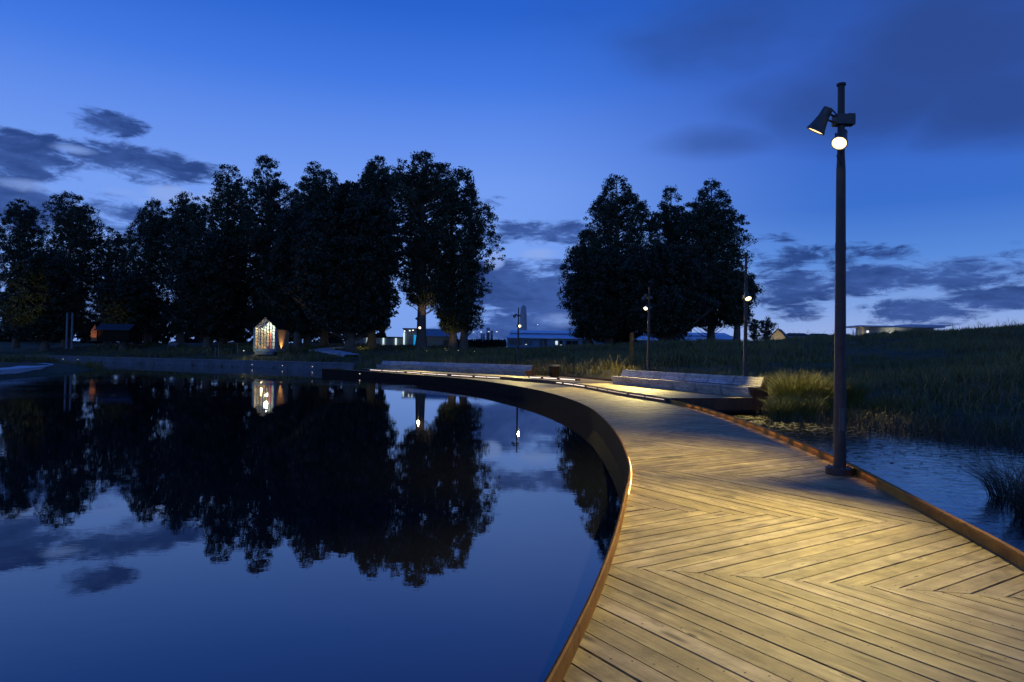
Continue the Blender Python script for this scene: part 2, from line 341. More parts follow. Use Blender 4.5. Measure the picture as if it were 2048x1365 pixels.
_w = np.linalg.solve(_A + np.diag([1.0 * -.5] * len(CT) + [0]), np.concatenate([CT[:, 2], [0]]))
def vnoise(x, y, s, seed):
    x = x / s + seed * 17.3; y = y / s + seed * 9.1; xi = np.floor(x); yi = np.floor(y); fx = x - xi; fy = y - yi
    h = lambda a, b: np.modf(np.abs(np.sin(a * 127.1 + b * 311.7 + seed) * 43758.5453))[0]
    u = fx * fx * (3 - 2 * fx); v = fy * fy * (3 - 2 * fy)
    return (h(xi, yi) * (1 - u) + h(xi + 1, yi) * u) * (1 - v) + (h(xi, yi + 1) * (1 - u) + h(xi + 1, yi + 1) * u) * v - .5
def ground(P):
    P = np.atleast_2d(np.asarray(P, float)); out = np.empty(len(P))
    for i in range(0, len(P), 20000):
        Q = P[i:i + 20000]; D = np.linalg.norm(Q[:, None, :] - CT[None, :, :2], axis=2); out[i:i + 20000] = D @ _w[:-1] + _w[-1]
    out += vnoise(P[:, 0], P[:, 1], 2.2, 3) * .22 + vnoise(P[:, 0], P[:, 1], 6, 5) * .3
    ins = inside(P, POND); d = poly_dist(P, POND)
    s = np.clip(d / 2.5, 0, 1); s = s * s * (3 - 2 * s)
    z = np.where(ins, WATER - .05 - np.minimum(d * .5, 1.2), (WATER + .06) * (1 - s) + np.maximum(out, WATER + .1) * s)
    t = inside(P, TERRACE) | (poly_dist(P, TERRACE) < .35)
    return np.where(t & (z > -.05), -.08, z)
def gz(x, y): return float(ground([(x, y)])[0])

# terrain: one sheet out to the horizon
def axis(a, b, step, far):
    c = list(np.arange(a, b + step, step)); s = step; p = c[-1]; q = c[0]
    while p < far: s *= 1.35; p += s; c.append(p)
    s = step
    while q > -far: s *= 1.35; q -= s; c.insert(0, q)
    return np.array(c)
ax_ = axis(-60, 62, .6, 2600); ay_ = axis(0, 112, .6, 2600)
GX, GY = np.meshgrid(ax_, ay_); P = np.stack([GX.ravel(), GY.ravel()], 1)
V = np.column_stack([P, ground(P)])
nx, ny = len(ax_), len(ay_); ii = (np.arange(ny - 1)[:, None] * nx + np.arange(nx - 1)[None]).ravel()
gm = bpy.data.materials.new('ground'); gm.use_nodes = True; t = NT(gm.node_tree); p = t.n['Principled BSDF']
co = t.node('ShaderNodeTexCoord').outputs['Object']
a = t.noise(co, .35, 6, .65); b = t.noise(co, 3.0, 6, .7)
c = t.mix(t.sm(a, .35, .65), (.050, .052, .016), (.10, .088, .03)); c = t.mix(t.m('MULTIPLY', t.sm(b, .45, .7), .7), c, (.022, .022, .012))
t.set(p.inputs['Base Color'], c); p.inputs['Roughness'].default_value = .95
bp = t.node('ShaderNodeBump', {'Strength': .8, 'Distance': .15, 'Height': b}); t.l.new(bp.outputs[0], p.inputs['Normal'])
tag(raw_mesh('ground', V, np.stack([ii, ii + 1, ii + nx + 1, ii + nx], 1), gm, smooth=True), kind='structure')

# water
wm = bpy.data.materials.new('water'); wm.use_nodes = True; t = NT(wm.node_tree); p = t.n['Principled BSDF']
co = t.node('ShaderNodeTexCoord').outputs['Object']
p.inputs['IOR'].default_value = 2.1; p.inputs['Roughness'].default_value = .006; p.inputs['Specular Tint'].default_value = (.55, .80, 1, 1)
t.set(p.inputs['Base Color'], (.010, .011, .012))
sx = t.node('ShaderNodeSeparateXYZ', {0: co}).outputs
patch = t.sm(t.noise(t.mapping(co, (.6, 1, 1)), .09, 3, .5), .48, .66)
rightp = t.sm(t.m('SUBTRACT', sx[0], t.m('MULTIPLY', sx[1], .02)), 3.0, 6.0)
r1 = t.noise(t.mapping(co, (1, 1.6, 1)), 3.2, 4, .55, .3); r2 = t.noise(t.mapping(co, (.8, 1.3, 1), (4, 2, 0)), 1.1, 2, .5)
amp = t.m('ADD', t.m('ADD', .0004, t.m('MULTIPLY', t.m('MULTIPLY', patch, t.sm(sx[0], -7, -2.5, 1, 0)), .006)), t.m('MULTIPLY', rightp, .010))
h = t.m('ADD', t.m('MULTIPLY', r1, amp), t.m('MULTIPLY', r2, .0007))
bp = t.node('ShaderNodeBump', {'Strength': 1.0, 'Distance': 1.0, 'Height': h}); t.l.new(bp.outputs[0], p.inputs['Normal'])
wp = [(-160, -60), (60, -60), (60, 40), (20, 60), (-10, 90), (-120, 140), (-160, 140)]
tag(MB().face_set([(x, y, WATER) for x, y in wp], [tuple(range(len(wp)))]).build('water', wm), kind='structure')

# ------------------------------------------------------------------ boardwalk
def clip_half(poly, nx_, ny_, c):        # keep n.p <= c
    out = []; n = len(poly)
    for i in range(n):
        a, b = poly[i], poly[(i + 1) % n]; da = nx_ * a[0] + ny_ * a[1] - c; db = nx_ * b[0] + ny_ * b[1] - c
        if da <= 0: out.append(a)
        if (da < 0 < db) or (db < 0 < da):
            k = da / (da - db); out.append((a[0] + (b[0] - a[0]) * k, a[1] + (b[1] - a[1]) * k))
    return out
def area(p): return abs(sum(p[i][0] * p[(i + 1) % len(p)][1] - p[(i + 1) % len(p)][0] * p[i][1] for i in range(len(p)))) / 2
PITCH, GAP = .150, .0125
def lay(mb, poly, ang, z, stair=None, near=True, c_off=0.0, pitch=PITCH, thick=.034):
    """boards along direction ang (radians, from +Y clockwise) clipped to poly; stair=(point, inward normal) steps their ends"""
    u = np.array((math.sin(ang), math.cos(ang))); v = np.array((math.cos(ang), -math.sin(ang)))
    pv = [np.dot(v, p) for p in poly]; k0, k1 = math.floor((min(pv) - c_off) / pitch), math.ceil((max(pv) - c_off) / pitch)
    for k in range(k0, k1):
        j1, j2 = (rnd.uniform(-.0025, .003), rnd.uniform(-.0025, .003)) if near else (0, 0); a, b = c_off + k * pitch + GAP / 2 + j1, c_off + (k + 1) * pitch - GAP / 2 - j2
        q = clip_half(clip_half(poly, v[0], v[1], b), -v[0], -v[1], -a)
        if stair:
            q = clip_half(q, *stair(k, u))
        if len(q) < 3 or area(q) < .004: continue
        r = rnd.random(); dz = rnd.uniform(-.0022, .0022) if near else 0; sl = rnd.uniform(-.006, .006) if near else 0
        n = len(q); mid = (a + b) / 2
        top = [(p[0], p[1], z + dz + sl * (np.dot(v, p) - mid)) for p in q]; bot = [(p[0], p[1], z - thick) for p in q]
        uvs = [(float(np.dot(u, p)), float(np.dot(v, p))) for p in q] * 2
        if area([(p[0], p[1]) for p in q]) and sum(q[i][0] * q[(i + 1) % n][1] - q[(i + 1) % n][0] * q[i][1] for i in range(n)) < 0:
            top.reverse(); bot.reverse(); uvs = uvs[:n][::-1] * 2
        fs = [tuple(range(n))] + [(n + i, n + (i + 1) % n, (i + 1) % n, i) for i in range(n)]
        mb.face_set(top + bot, fs, 0, uvs, r)
        yield q, u, v, a, b, z + dz
def subline(P, a0, a1):                   # part of a polyline between arc lengths
    s = arclen(P); P = np.array(P); f = lambda a: np.array((np.interp(a, s, P[:, 0]), np.interp(a, s, P[:, 1])))
    return [tuple(f(a0))] + [tuple(P[i]) for i in range(len(P)) if a0 + .02 < s[i] < a1 - .02] + [tuple(f(a1))]
def project(P, q):                       # arc length of the closest point
    s = arclen(P); P = np.array(P); best = (1e9, 0)
    for i in range(len(P) - 1):
        ab = P[i + 1] - P[i]; k = np.clip(np.dot(q - P[i], ab) / np.dot(ab, ab), 0, 1); d = np.linalg.norm(q - P[i] - k * ab)
        if d < best[0]: best = (d, s[i] + k * np.linalg.norm(ab))
    return best[1]
def cross(P, o, d):                      # arc length where the ray o + t d meets polyline P
    s = arclen(P); best = None
    for i in range(len(P) - 1):
        a = np.array(P[i]); ab = np.array(P[i + 1]) - a; den = d[0] * ab[1] - d[1] * ab[0]
        if abs(den) < 1e-9: continue
        k = (d[1] * (a[0] - o[0]) - d[0] * (a[1] - o[1])) / den; tt = ((a[0] - o[0]) * ab[1] - (a[1] - o[1]) * ab[0]) / den
        if -1e-6 <= k <= 1.000001 and tt > 0 and (best is None or tt < best[0]): best = (tt, s[i] + k * np.linalg.norm(ab))
    return best[1] if best else project(P, np.array(o) + np.array(d) * 2.5)
sL = arclen(LEFT)
HEAD = math.radians(12.0)
seams = []                               # (arc on left edge, arc on right edge, heading)
for yl in (-1.0, 1.2, 3.0):
    pass
def left_arc_at(y): return float(np.interp(y, np.array(LEFT)[:, 1], sL))
near_seams = [-1.3, 4.92, 6.83, 9.07, 11.35]
for yl in near_seams:
    a = left_arc_at(yl); o = np.array((np.interp(a, sL, np.array(LEFT)[:, 0]), yl)); d = np.array((math.cos(HEAD), -math.sin(HEAD)))
    seams.append((a, cross(RIGHT, o, d), HEAD))
a = seams[-1][0]
while a + 2.3 < sL[-1] - .4:
    a += 2.3; LA = np.array(LEFT); o = np.array((np.interp(a, sL, LA[:, 0]), np.interp(a, sL, LA[:, 1])))
    i = min(np.searchsorted(sL, a), len(LA) - 1); tg = LA[min(i + 3, len(LA) - 1)] - LA[max(i - 4, 0)]; tg /= np.linalg.norm(tg); hd = math.atan2(tg[0], tg[1])
    ra_ = cross(RIGHT, o, np.array((math.cos(hd), -math.sin(hd))))
    ra_ = max(ra_, seams[-1][1] + .5); seams.append((a, ra_, hd))
seams.append((sL[-1], arclen(RIGHT)[-1], math.atan2(-.75, .66)))
walk = MB(); screws = []
for bi in range(len(seams) - 1):
    (l0, r0, h0), (l1, r1, h1) = seams[bi], seams[bi + 1]
    lp = subline(LEFT, l0, l1); rp = subline(RIGHT, r0, r1)
    hd = (h0 + h1) / 2; poly = lp + rp[::-1]; fam = 1 if bi % 2 == 1 else -1
    ang = hd + fam * PI / 4; stair = None; near = bi < 8
    Lm = np.array(lp[-1]); tv = np.array((math.cos(hd), -math.sin(hd))); nv = np.array((math.sin(hd), math.cos(hd)))
    SH = .5                               # the seam between the second and third bands is laid in steps
    if bi == 1:
        lp2 = subline(LEFT, l0, l1 + .2); rp2 = subline(RIGHT, r0, r1 + .2); poly = lp2 + rp2[::-1]
        def stair(k, u, Lm=Lm, nv=nv, ang=ang):
            v = np.array((math.cos(ang), -math.sin(ang))); vc = (k + .5) * PITCH
            # u value of the seam line nv.p = nv.Lm at this board's centre line
            ue = (np.dot(nv, Lm) - vc * np.dot(nv, v)) / np.dot(nv, u); ue = round(ue / PITCH) * PITCH
            return float(u[0]), float(u[1]), ue - GAP / 2
    if bi == 2:
        lp2 = subline(LEFT, l0 - .25, l1); rp2 = subline(RIGHT, r0 - .25, r1); poly = lp2 + rp2[::-1]
        L0 = np.array(lp[0])
        def stair(k, u, L0=L0, nv=nv, ang=ang):
            v = np.array((math.cos(ang), -math.sin(ang))); vc = (k + .5) * PITCH
            ue = (np.dot(nv, L0) - vc * np.dot(nv, v)) / np.dot(nv, u); ue = round(ue / PITCH) * PITCH
            return -float(u[0]), -float(u[1]), -(ue + GAP / 2)
    for q, u, v, a_, b_, zz in lay(walk, poly, ang, 0.0, stair, near):
        if bi < 4:                        # screw heads, two per joist line
            us = [np.dot(u, p) for p in q]; nd = [np.dot(nv, p) for p in q]
            base_n = np.dot(nv, np.array(lp[0])); span = np.dot(nv, Lm) - base_n
            nl = max(3, round(span / .5) + 1)
            for j in range(nl):
                nn = base_n + .05 + (span - .1) * j / (nl - 1)
                for vv in (a_ + .03, b_ - .03):
                    uu = (nn - vv * np.dot(nv, v)) / np.dot(nv, u)
                    if min(us) + .02 < uu < max(us) - .02:
                        c_ = u * uu + v * vv + np.array((rnd.uniform(-.004, .004), rnd.uniform(-.004, .004)))
                        screws.append((c_, zz))
for c_, zz in screws:
    if c_[1] > 12: continue
    n = 6; walk.face_set([(c_[0] + .0068 * math.cos(2 * PI * k / n), c_[1] + .0068 * math.sin(2 * PI * k / n), zz + .0024) for k in range(n)], [tuple(range(n))], 1)
boardwalk = walk.build('boardwalk', [deck_wood, screw_mat]); tag(boardwalk, kind='structure')
MB().prism([tuple(p) for p in LEFT] + [tuple(p) for p in RIGHT[::-1]], -.16, -.06).build('shade_underlay', under_mat, boardwalk)  # sheet standing in for joists, near-black so board gaps read as shade
def plate(name, line, z0, z1, th, mat, parent, side=1):
    L = [np.array(p[:2], float) for p in line]; mb = MB(); n = len(L); off = []
    for i in range(n):
        tt = L[min(i + 1, n - 1)] - L[max(i - 1, 0)]; tt /= np.linalg.norm(tt); off.append(L[i] + side * th * np.array((-tt[1], tt[0])))
    vs = []
    for i in range(n): vs += [(L[i][0], L[i][1], z0), (L[i][0], L[i][1], z1), (off[i][0], off[i][1], z1), (off[i][0], off[i][1], z0)]
    fs = []
    for i in range(n - 1):
        b0, b1 = 4 * i, 4 * i + 4
        for k in range(4): fs.append((b0 + k, b0 + (k + 1) % 4, b1 + (k + 1) % 4, b1 + k))
    fs += [(3, 2, 1, 0), tuple(4 * n - 4 + k for k in range(4))]
    mb.face_set(vs, fs); return mb.build(name, mat, parent)
plate('edge_plate', LEFT, -.10, .105, .014, corten, boardwalk, 1)
plate('fascia', [tuple(p + np.array((-.016, 0))) for p in LEFT], -.55, .099, .012, fascia_mat, boardwalk, 1)
plate('edge_plate', RIGHT0, -.50, .12, .014, corten, boardwalk, -1)
plate('joint_cover', subline(RIGHT0, project(RIGHT0, np.array((4.56, 9.4))), project(RIGHT0, np.array((4.565, 9.44)))), -.02, .128, .02, pole_mat, boardwalk, -1)
jt = [np.array((-16.4, 59.2)), np.array((-15.3, 62.0))]
plate('edge_plate', jt, -.50, .10, .014, corten, boardwalk, 1)
ledb = MB()
for y0 in (7.25, 7.75, 8.2, 8.65, 9.1, 9.5):   # LED battens under the left lip
    seg = subline(LEFT, left_arc_at(y0), left_arc_at(y0 + .38)); a0, a1 = np.array(seg[0]), np.array(seg[-1]); tt = (a1 - a0) / np.linalg.norm(a1 - a0)
    c_ = (a0 + a1) / 2 + np.array((tt[1], -tt[0])) * .012
    ledb.box((c_[0], c_[1], .055), (.010, np.linalg.norm(a1 - a0), .016), -math.atan2(tt[0], tt[1]))
ledb.build('led_strip', led_gold, boardwalk)
inn = [p + np.array((-.002, 0)) for p in RIGHT0]     # capping of the right plate with lights tucked under it
plate('cap_flange', inn, .114, .124, .034, corten, boardwalk, 1)
plate('cap_lip', [p + np.array((-.033, 0)) for p in RIGHT0], .100, .116, .004, corten, boardwalk, 1)
led2 = MB(); sR = arclen(RIGHT0); y = 8.2
while y < 21.0:
    aa = float(np.interp(y, np.array(RIGHT0)[:, 1], sR)); seg = subline(RIGHT0, aa, aa + .5); a0, a1 = np.array(seg[0]), np.array(seg[-1]); tt = (a1 - a0) / np.linalg.norm(a1 - a0)
    c_ = (a0 + a1) / 2 - np.array((tt[1], -tt[0])) * .020; led2.box((c_[0], c_[1], .110), (.010, np.linalg.norm(a1 - a0), .006), -math.atan2(tt[0], tt[1])); y += .8
led2.build('led_strip', led_edge, boardwalk)
# seating terrace, one low step above the walk
ter = MB()
for _ in lay(ter, TERRACE, math.radians(-72), TER, None, False): pass
terrace = ter.build('terrace', deck_wood); tag(terrace, kind='structure')
MB().prism(TERRACE, -.3, TER - .045).build('shade_underlay', under_mat, terrace)  # dark slab under the terrace boards, shade of their gaps put into its colour
plate('riser_plate', RISER[1:], -.02, TER - .036, .02, corten_dark, terrace, 1)
plate('edge_plate', [(5.2, 22.2), (8.75, 23.15), (8.95, 23.9), (7.7, 28.2)], -.22, TER + .004, .03, corten_dark, terrace, -1)
rs = arclen(RISER)
def led_run(led, a0, a1, n, z, off, hz):
    for k in range(n):
        b0 = a0 + (a1 - a0) * k / n; b1 = a0 + (a1 - a0) * (k + (.93, .80, .96, .62, .9)[k % 5]) / n; sg = subline(RISER, b0, b1); p0, p1 = np.array(sg[0]), np.array(sg[-1]); tt = (p1 - p0) / np.linalg.norm(p1 - p0)
        c_ = (p0 + p1) / 2 + np.array((-tt[1], tt[0])) * off
        led.box((c_[0], c_[1], z), (.012, np.linalg.norm(p1 - p0), hz), -math.atan2(tt[0], tt[1]))
led = MB(); led_run(led, .5, 9.5, 11, .105, .030, .016); led.build('led_strip', led_dim, terrace)
led = MB(); led_run(led, 9.9, 14.2, 5, .105, .030, .026)
led_run(led, project(RISER, np.array((-.7, 42.1))), rs[-1], 14, .10, .030, .030)
led.build('led_strip', led_mat, terrace)
# short upper step near the bench gap
st_l = [(1.0, 40.2), (1.75, 39.2), (2.6, 38.0), (3.5, 36.6)]
plate('riser_plate', st_l, TER, TER + .10, .25, corten_dark, terrace, 1)
lm = MB()
for k in range(3):
    p0, p1 = np.array(st_l[k]), np.array(st_l[k + 1]); tt = (p1 - p0) / np.linalg.norm(p1 - p0); c_ = (p0 + p1) / 2 - np.array((-tt[1], tt[0])) * .006
    lm.box((c_[0], c_[1], TER + .055), (.012, np.linalg.norm(p1 - p0) * .8, .04), -math.atan2(tt[0], tt[1]))
lm.build('led_strip', led_mat, terrace)
plate('kerb_plate', [(3.0, 44.3), (4.3, 41.1), (5.1, 37.8), (5.9, 35.2)], -.05, TER + .12, .05, corten_dark, terrace, -1)

# ------------------------------------------------------------------ benches
def bench(line, label):
    L = [np.array(p) for p in line]; n = len(L); c0 = L[n // 2]
    root = empty('timber_bench', (c0[0], c0[1], TER), label, 'bench', 'long slatted benches along the terrace')
    nodes = []
    for i in range(n):
        tt = L[min(i + 1, n - 1)] - L[max(i - 1, 0)]; tt /= np.linalg.norm(tt); nn = np.array((-tt[1], tt[0]))
        if nn @ np.array((1, .6)) < 0: nn = -nn
        nodes.append((L[i] - c0, nn, tt))
    def pt(i, o, d, z, g=0.0):            # node i, o metres toward the back, z up, g along
        b, nn, tt = nodes[i]; q = b + nn * (o) + tt * g; return (q[0], q[1], z)
    G = .024
    def slats(mb, i, A, B, k, th, rn0):   # A,B = (offset,height) section; k slats
        A = np.array(A, float); B = np.array(B, float); d = (B - A); ln = np.linalg.norm(d); d /= ln; nrm = np.array((-d[1], d[0]))
        s0 = arclen(L)[i]; s1 = arclen(L)[i + 1]
        for j in range(k):
            a = A + d * (ln * j / k + (.004 if j else 0)); b = A + d * (ln * (j + 1) / k - .004); a2 = a - nrm * th; b2 = b - nrm * th
            vs = [pt(i, a2[0], 0, a2[1], G), pt(i + 1, a2[0], 0, a2[1], -G), pt(i + 1, b2[0], 0, b2[1], -G), pt(i, b2[0], 0, b2[1], G),
                  pt(i, a[0], 0, a[1], G), pt(i + 1, a[0], 0, a[1], -G), pt(i + 1, b[0], 0, b[1], -G), pt(i, b[0], 0, b[1], G)]
            v0 = j * .1; uvs = [(s0, v0), (s1, v0), (s1, v0 + .09), (s0, v0 + .09)] * 2
            mb.hexa(vs, 0, uvs, rnd.random())
    for i in range(n - 1):
        mb = MB(); slats(mb, i, (.13, .02), (0, .345), 4, -.03, 0); slats(mb, i, (0, .375), (.50, .355), 4, .03, 0)
        mb.build('seat', bench_wood, root)
        mb = MB(); slats(mb, i, (.525, .37), (.66, .67), 4, -.035, 0); slats(mb, i, (.655, .69), (.715, .69), 1, .03, 0)
        mb.build('backrest', bench_wood, root)
        mb = MB(); slats(mb, i, (.72, .66), (.80, .02), 3, .03, 0); mb.build('rear_panel', bench_wood, root)
    for i, s in ((0, -1), (n - 1, 1)):
        g = .012 * s; prof = [(.16, .0), (.03, .34), (.52, .33), (.68, .66), (.71, .66), (.79, .0)]
        vs = [pt(i, o, 0, z, 0) for o, z in prof] + [pt(i, o, 0, z, g) for o, z in prof]; k = len(prof)
        mb = MB(); mb.face_set(vs, [tuple(range(k)), tuple(range(2 * k - 1, k - 1, -1))] + [(a, (a + 1) % k, k + (a + 1) % k, k + a) for a in range(k)])
        mb.build('end_panel', corten_dark, root)
    return root
bench(BENCH2, 'long curved grey timber bench nearer the camera, ending beside the lit tussock grass')
bench(BENCH1, 'long curved timber bench farther off, stretching behind the LED-lit step to the litter bin')

# ------------------------------------------------------------------ lamp posts
def look(d, up=Vector((0, 0, 1))): return Vector(d).normalized().to_track_quat('Z', 'Y').to_matrix().to_4x4()
def spot(parent, loc, tgt, power, size, blend=.5, col=(1, .74, .36), rad=.06):
    ld = bpy.data.lights.new('spot_light', 'SPOT'); ld.energy = power; ld.spot_size = math.radians(size); ld.spot_blend = blend; ld.color = col; ld.shadow_soft_size = rad
    o = bpy.data.objects.new('spot_light', ld); COL.objects.link(o); o.parent = parent; o.location = loc
    o.rotation_euler = (Vector(tgt) - Vector(loc)).to_track_quat('-Z', 'Y').to_euler(); return o
def lamp_post(x, y, z, H, heads, label, ring=True):
    root = empty('lamp_post', (x, y, z), label, 'lamp post', 'tapered steel lamp posts with spotlights')
    MB().lathe([(.080, 0), (.077, .6), (.064, 3.0), (.058, H * .78), (.047, H * .82), (.044, H - .015)], 20).build('pole', pole_mat, root, True)
    MB().lathe([(.058, H - .015), (.060, H - .005), (.058, H + .012), (.03, H + .016)], 16).build('cap', pole_mat, root, True)
    if ring: MB().lathe([(.172, 0), (.178, .006), (.178, .082), (.170, .09), (.09, .092)], 28).build('base_ring', pole_mat, root, True)
    MB().box((-.015, -.079, .72), (.066, .012, .30)).build('access_door', head_mat, root, bevel=.003)
    if ring:
        for k in range(6): MB().lathe([(.013, .088), (.013, .104), (.006, .112)], 6, Matrix.Translation((.135 * math.cos(k * PI / 3 + .3), .135 * math.sin(k * PI / 3 + .3), 0))).build('anchor_bolt', head_mat, root)
    MB().lathe([(.066, H * .57), (.068, H * .575), (.067, H * .59), (.062, H * .592)], 18).build('pole_collar', pole_mat, root, True)
    for hd in heads:
        hz, off, tgt, lens, power, size = hd['z'], Vector(hd['off']), Vector(hd['tgt']), hd.get('lens', lens_bright), hd.get('w', 0), hd.get('size', 60)
        hp = Vector((off.x, off.y, hz)); d = (tgt - Vector((x, y, z)) - hp).normalized(); R = look(d); R.translation = hp
        od = Vector((off.x, off.y, 0)); od = od.normalized() if od.length > .01 else Vector((0, -1, 0))
        sd = Vector((-od.y, od.x, 0)); hb = hz + hd.get('dz', .0)
        clamp = MB(); ca = math.atan2(od.y, od.x)
        clamp.box((0, 0, hb), (.19, .15, .14), ca); clamp.box((-od.x * .12, -od.y * .12, hb + .01), (.10, .12, .15), ca); clamp.box((-od.x * .175, -od.y * .175, hb), (.02, .05, .05), ca)
        clamp.build('clamp', head_mat, root, bevel=.012)
        k = hd.get('s', 1.0)
        body = MB()
        body.lathe([(.0, -.20 * k), (.062 * k, -.20 * k), (.066 * k, -.17 * k), (.070 * k, -.08 * k), (.088 * k, 0), (.112 * k, .085 * k), (.122 * k, .10 * k), (.124 * k, .125 * k), (.112 * k, .125 * k), (.104 * k, .10 * k)], 22, R, 0, False)
        hobj = body.build('spotlight', head_mat, root, True)
        lo = MB().lathe([(.001, .088 * k), (.070 * k, .090 * k)], 22, R, 0, False).build('lens', lens, hobj)
        MB().lathe([(.070 * k, .091 * k), (.106 * k, .112 * k)], 22, R, 0, False).build('reflector', lens_rim if lens is not lens_off else head_mat, hobj, True)  # on lit heads this ring emits, imitating lamplight on the inner rim
        arm = MB(); back = hp - d * .10 * k
        for s_ in (-.045, .045):
            arm.tube([Vector((od.x * .07, od.y * .07, hb + s_)), Vector((back.x, back.y, back.z + s_ * .9))], .014, 6)
        arm.box((od.x * .08, od.y * .08, hb), (.03, .03, .13)); arm.tube([Vector((back.x, back.y, back.z - .05)), Vector((back.x, back.y, back.z + .05))], .02, 6)
        arm.build('bracket', head_mat, root)
        cb = MB(); st_ = back + Vector((0, 0, .05)); en = Vector((od.x * .05, od.y * .05, hb + .06)) if not hd.get('hang') else Vector((od.x * .03 , -.06, hb - .36))
        mid = (st_ + en) / 2 + Vector((0, 0, .07 if not hd.get('hang') else -.10)) + (Vector((0, 0, 0)) if not hd.get('hang') else Vector((-.07, 0, 0)))
        cb.tube([st_, st_.lerp(mid, .6) + Vector((0, 0, .02 if not hd.get('hang') else -.05)), mid, mid.lerp(en, .6), en], .009, 6); cb.build('cable', black_mat, root, True)
        if power: spot(root, hp + d * .14 * k, tgt - Vector((x, y, z)), power, size, hd.get('blend', .6), hd.get('col', (1, .77, .27)), .07)
    return root
LP = (4.33, 9.0)
lamp_post(LP[0], LP[1], 0, 5.16, [
    dict(z=4.64, off=(-.285, -.02), tgt=(1.9, 10.7, 0), lens=lens_soft, w=1550, size=72, s=1.0, blend=1.0, dz=.04),
    dict(z=4.375, off=(-.085, -.17), tgt=(1.5, 5.75, 0), lens=lens_bright, w=2450, size=61, blend=1.0, s=.82, dz=.05, hang=True)],
    'tall dark lamp post standing on the boardwalk in the foreground, right beside the steel edge')
lamp_post(8.52, 24.9, gz(8.52, 24.9) if False else .0, 5.28, [dict(z=3.76, off=(0, -.17), tgt=(8.9, 21.9, .2), w=3200, size=58, s=1.05, lens=lens_far, blend=.9)],
          'lamp post with one lit round spotlight behind the near end of the closer bench', False)
p_ = at(1297, 700, 36)
lamp_post(p_.x, 36.0, .1, 5.1, [dict(z=4.55, off=(-.25, -.05), tgt=(3.6, 38.5, 0), lens=lens_off, w=1300, size=80), dict(z=4.02, off=(-.18, -.15), tgt=(4.7, 31.0, .1), w=6500, size=62, blend=.9, lens=lens_far)],
          'two-headed lamp post before the right-hand trees, behind the far end of the closer bench', False)
p_ = at(1036, 700, 53)
lamp_post(p_.x, 53.0, .4, 4.8, [dict(z=4.18, off=(-.27, -.05), tgt=(-4, 48, 0), lens=lens_off, w=1600, size=80), dict(z=3.40, off=(.1, -.16), tgt=(1.6, 41.0, 0), w=2600, size=70, lens=lens_far)],
          'lamp post standing behind the farther bench in front of the long blue building', False)
p_ = at(839, 700, 61)
lamp_post(p_.x, 61.0, .5, 4.7, [dict(z=3.37, off=(.03, -.17), tgt=(-8, 50, 0), lens=lens_far, w=2200, size=80), dict(z=4.2, off=(-.26, -.05), tgt=(-12, 58, 0), lens=lens_off)],
          'farthest lit lamp post, left of the bare double trunk of the tall open tree', False)

# ------------------------------------------------------------------ bin, post
b_ = on(1108.5, 754.5, TER)
br_ = empty('litter_bin', (b_.x, b_.y, TER), 'square dark litter bin with a pale lid beside the end of the farther bench', 'bin', rz=.3)
MB().box((0, 0, .36), (.50, .50, .62)).box((0, 0, .03), (.42, .42, .06)).build('body', fascia_mat, br_, bevel=.015)
MB().box((0, 0, .735), (.54, .54, .045)).box((0, 0, .69), (.40, .40, .05)).build('lid', bench_wood, br_, bevel=.01)
t_ = at(1263, 738, 41)
tt_ = empty('rusty_marker_post', (t_.x, t_.y, gz(t_.x, t_.y) - .1), 'flat rusty steel marker post standing in the grass behind the closer bench', 'marker post', rz=-.3)
MB().box((0, 0, 1.15), (.24, .06, 2.3)).build('plate', corten, tt_, bevel=.006)
MB().box((0, 0, .06), (.34, .18, .12)).build('footing', concrete, tt_, bevel=.01)

# ------------------------------------------------------------------ trees
PROF = {'high': [(.30, .6), (.42, .95), (.6, 1), (.8, .8), (.93, .5), (1, .1)],
        'low': [(.0, .9), (.3, 1), (.6, .9), (1, .2)],
        'cone': [(.05, .6), (.2, .95), (.38, 1), (.55, .82), (.72, .55), (.86, .33), (.95, .17), (1, .03)],
        'round': [(.10, .55), (.25, .95), (.45, 1), (.65, .92), (.8, .72), (.92, .42), (1, .1)],
        'dome': [(.14, .9), (.2, 1), (.42, .98), (.62, .82), (.8, .55), (.93, .28), (1, .05)],
        'open': [(.24, .25), (.32, .72), (.5, .92), (.68, 1), (.82, .88), (.93, .55), (1, .15)],
        'skirt': [(.12, .8), (.25, 1.0), (.4, .95), (.55, .85), (.7, .7), (.85, .48), (.95, .25), (1, .06)],
        'airy': [(.3, .4), (.5, .8), (.7, 1), (.88, .75), (1, .2)]}
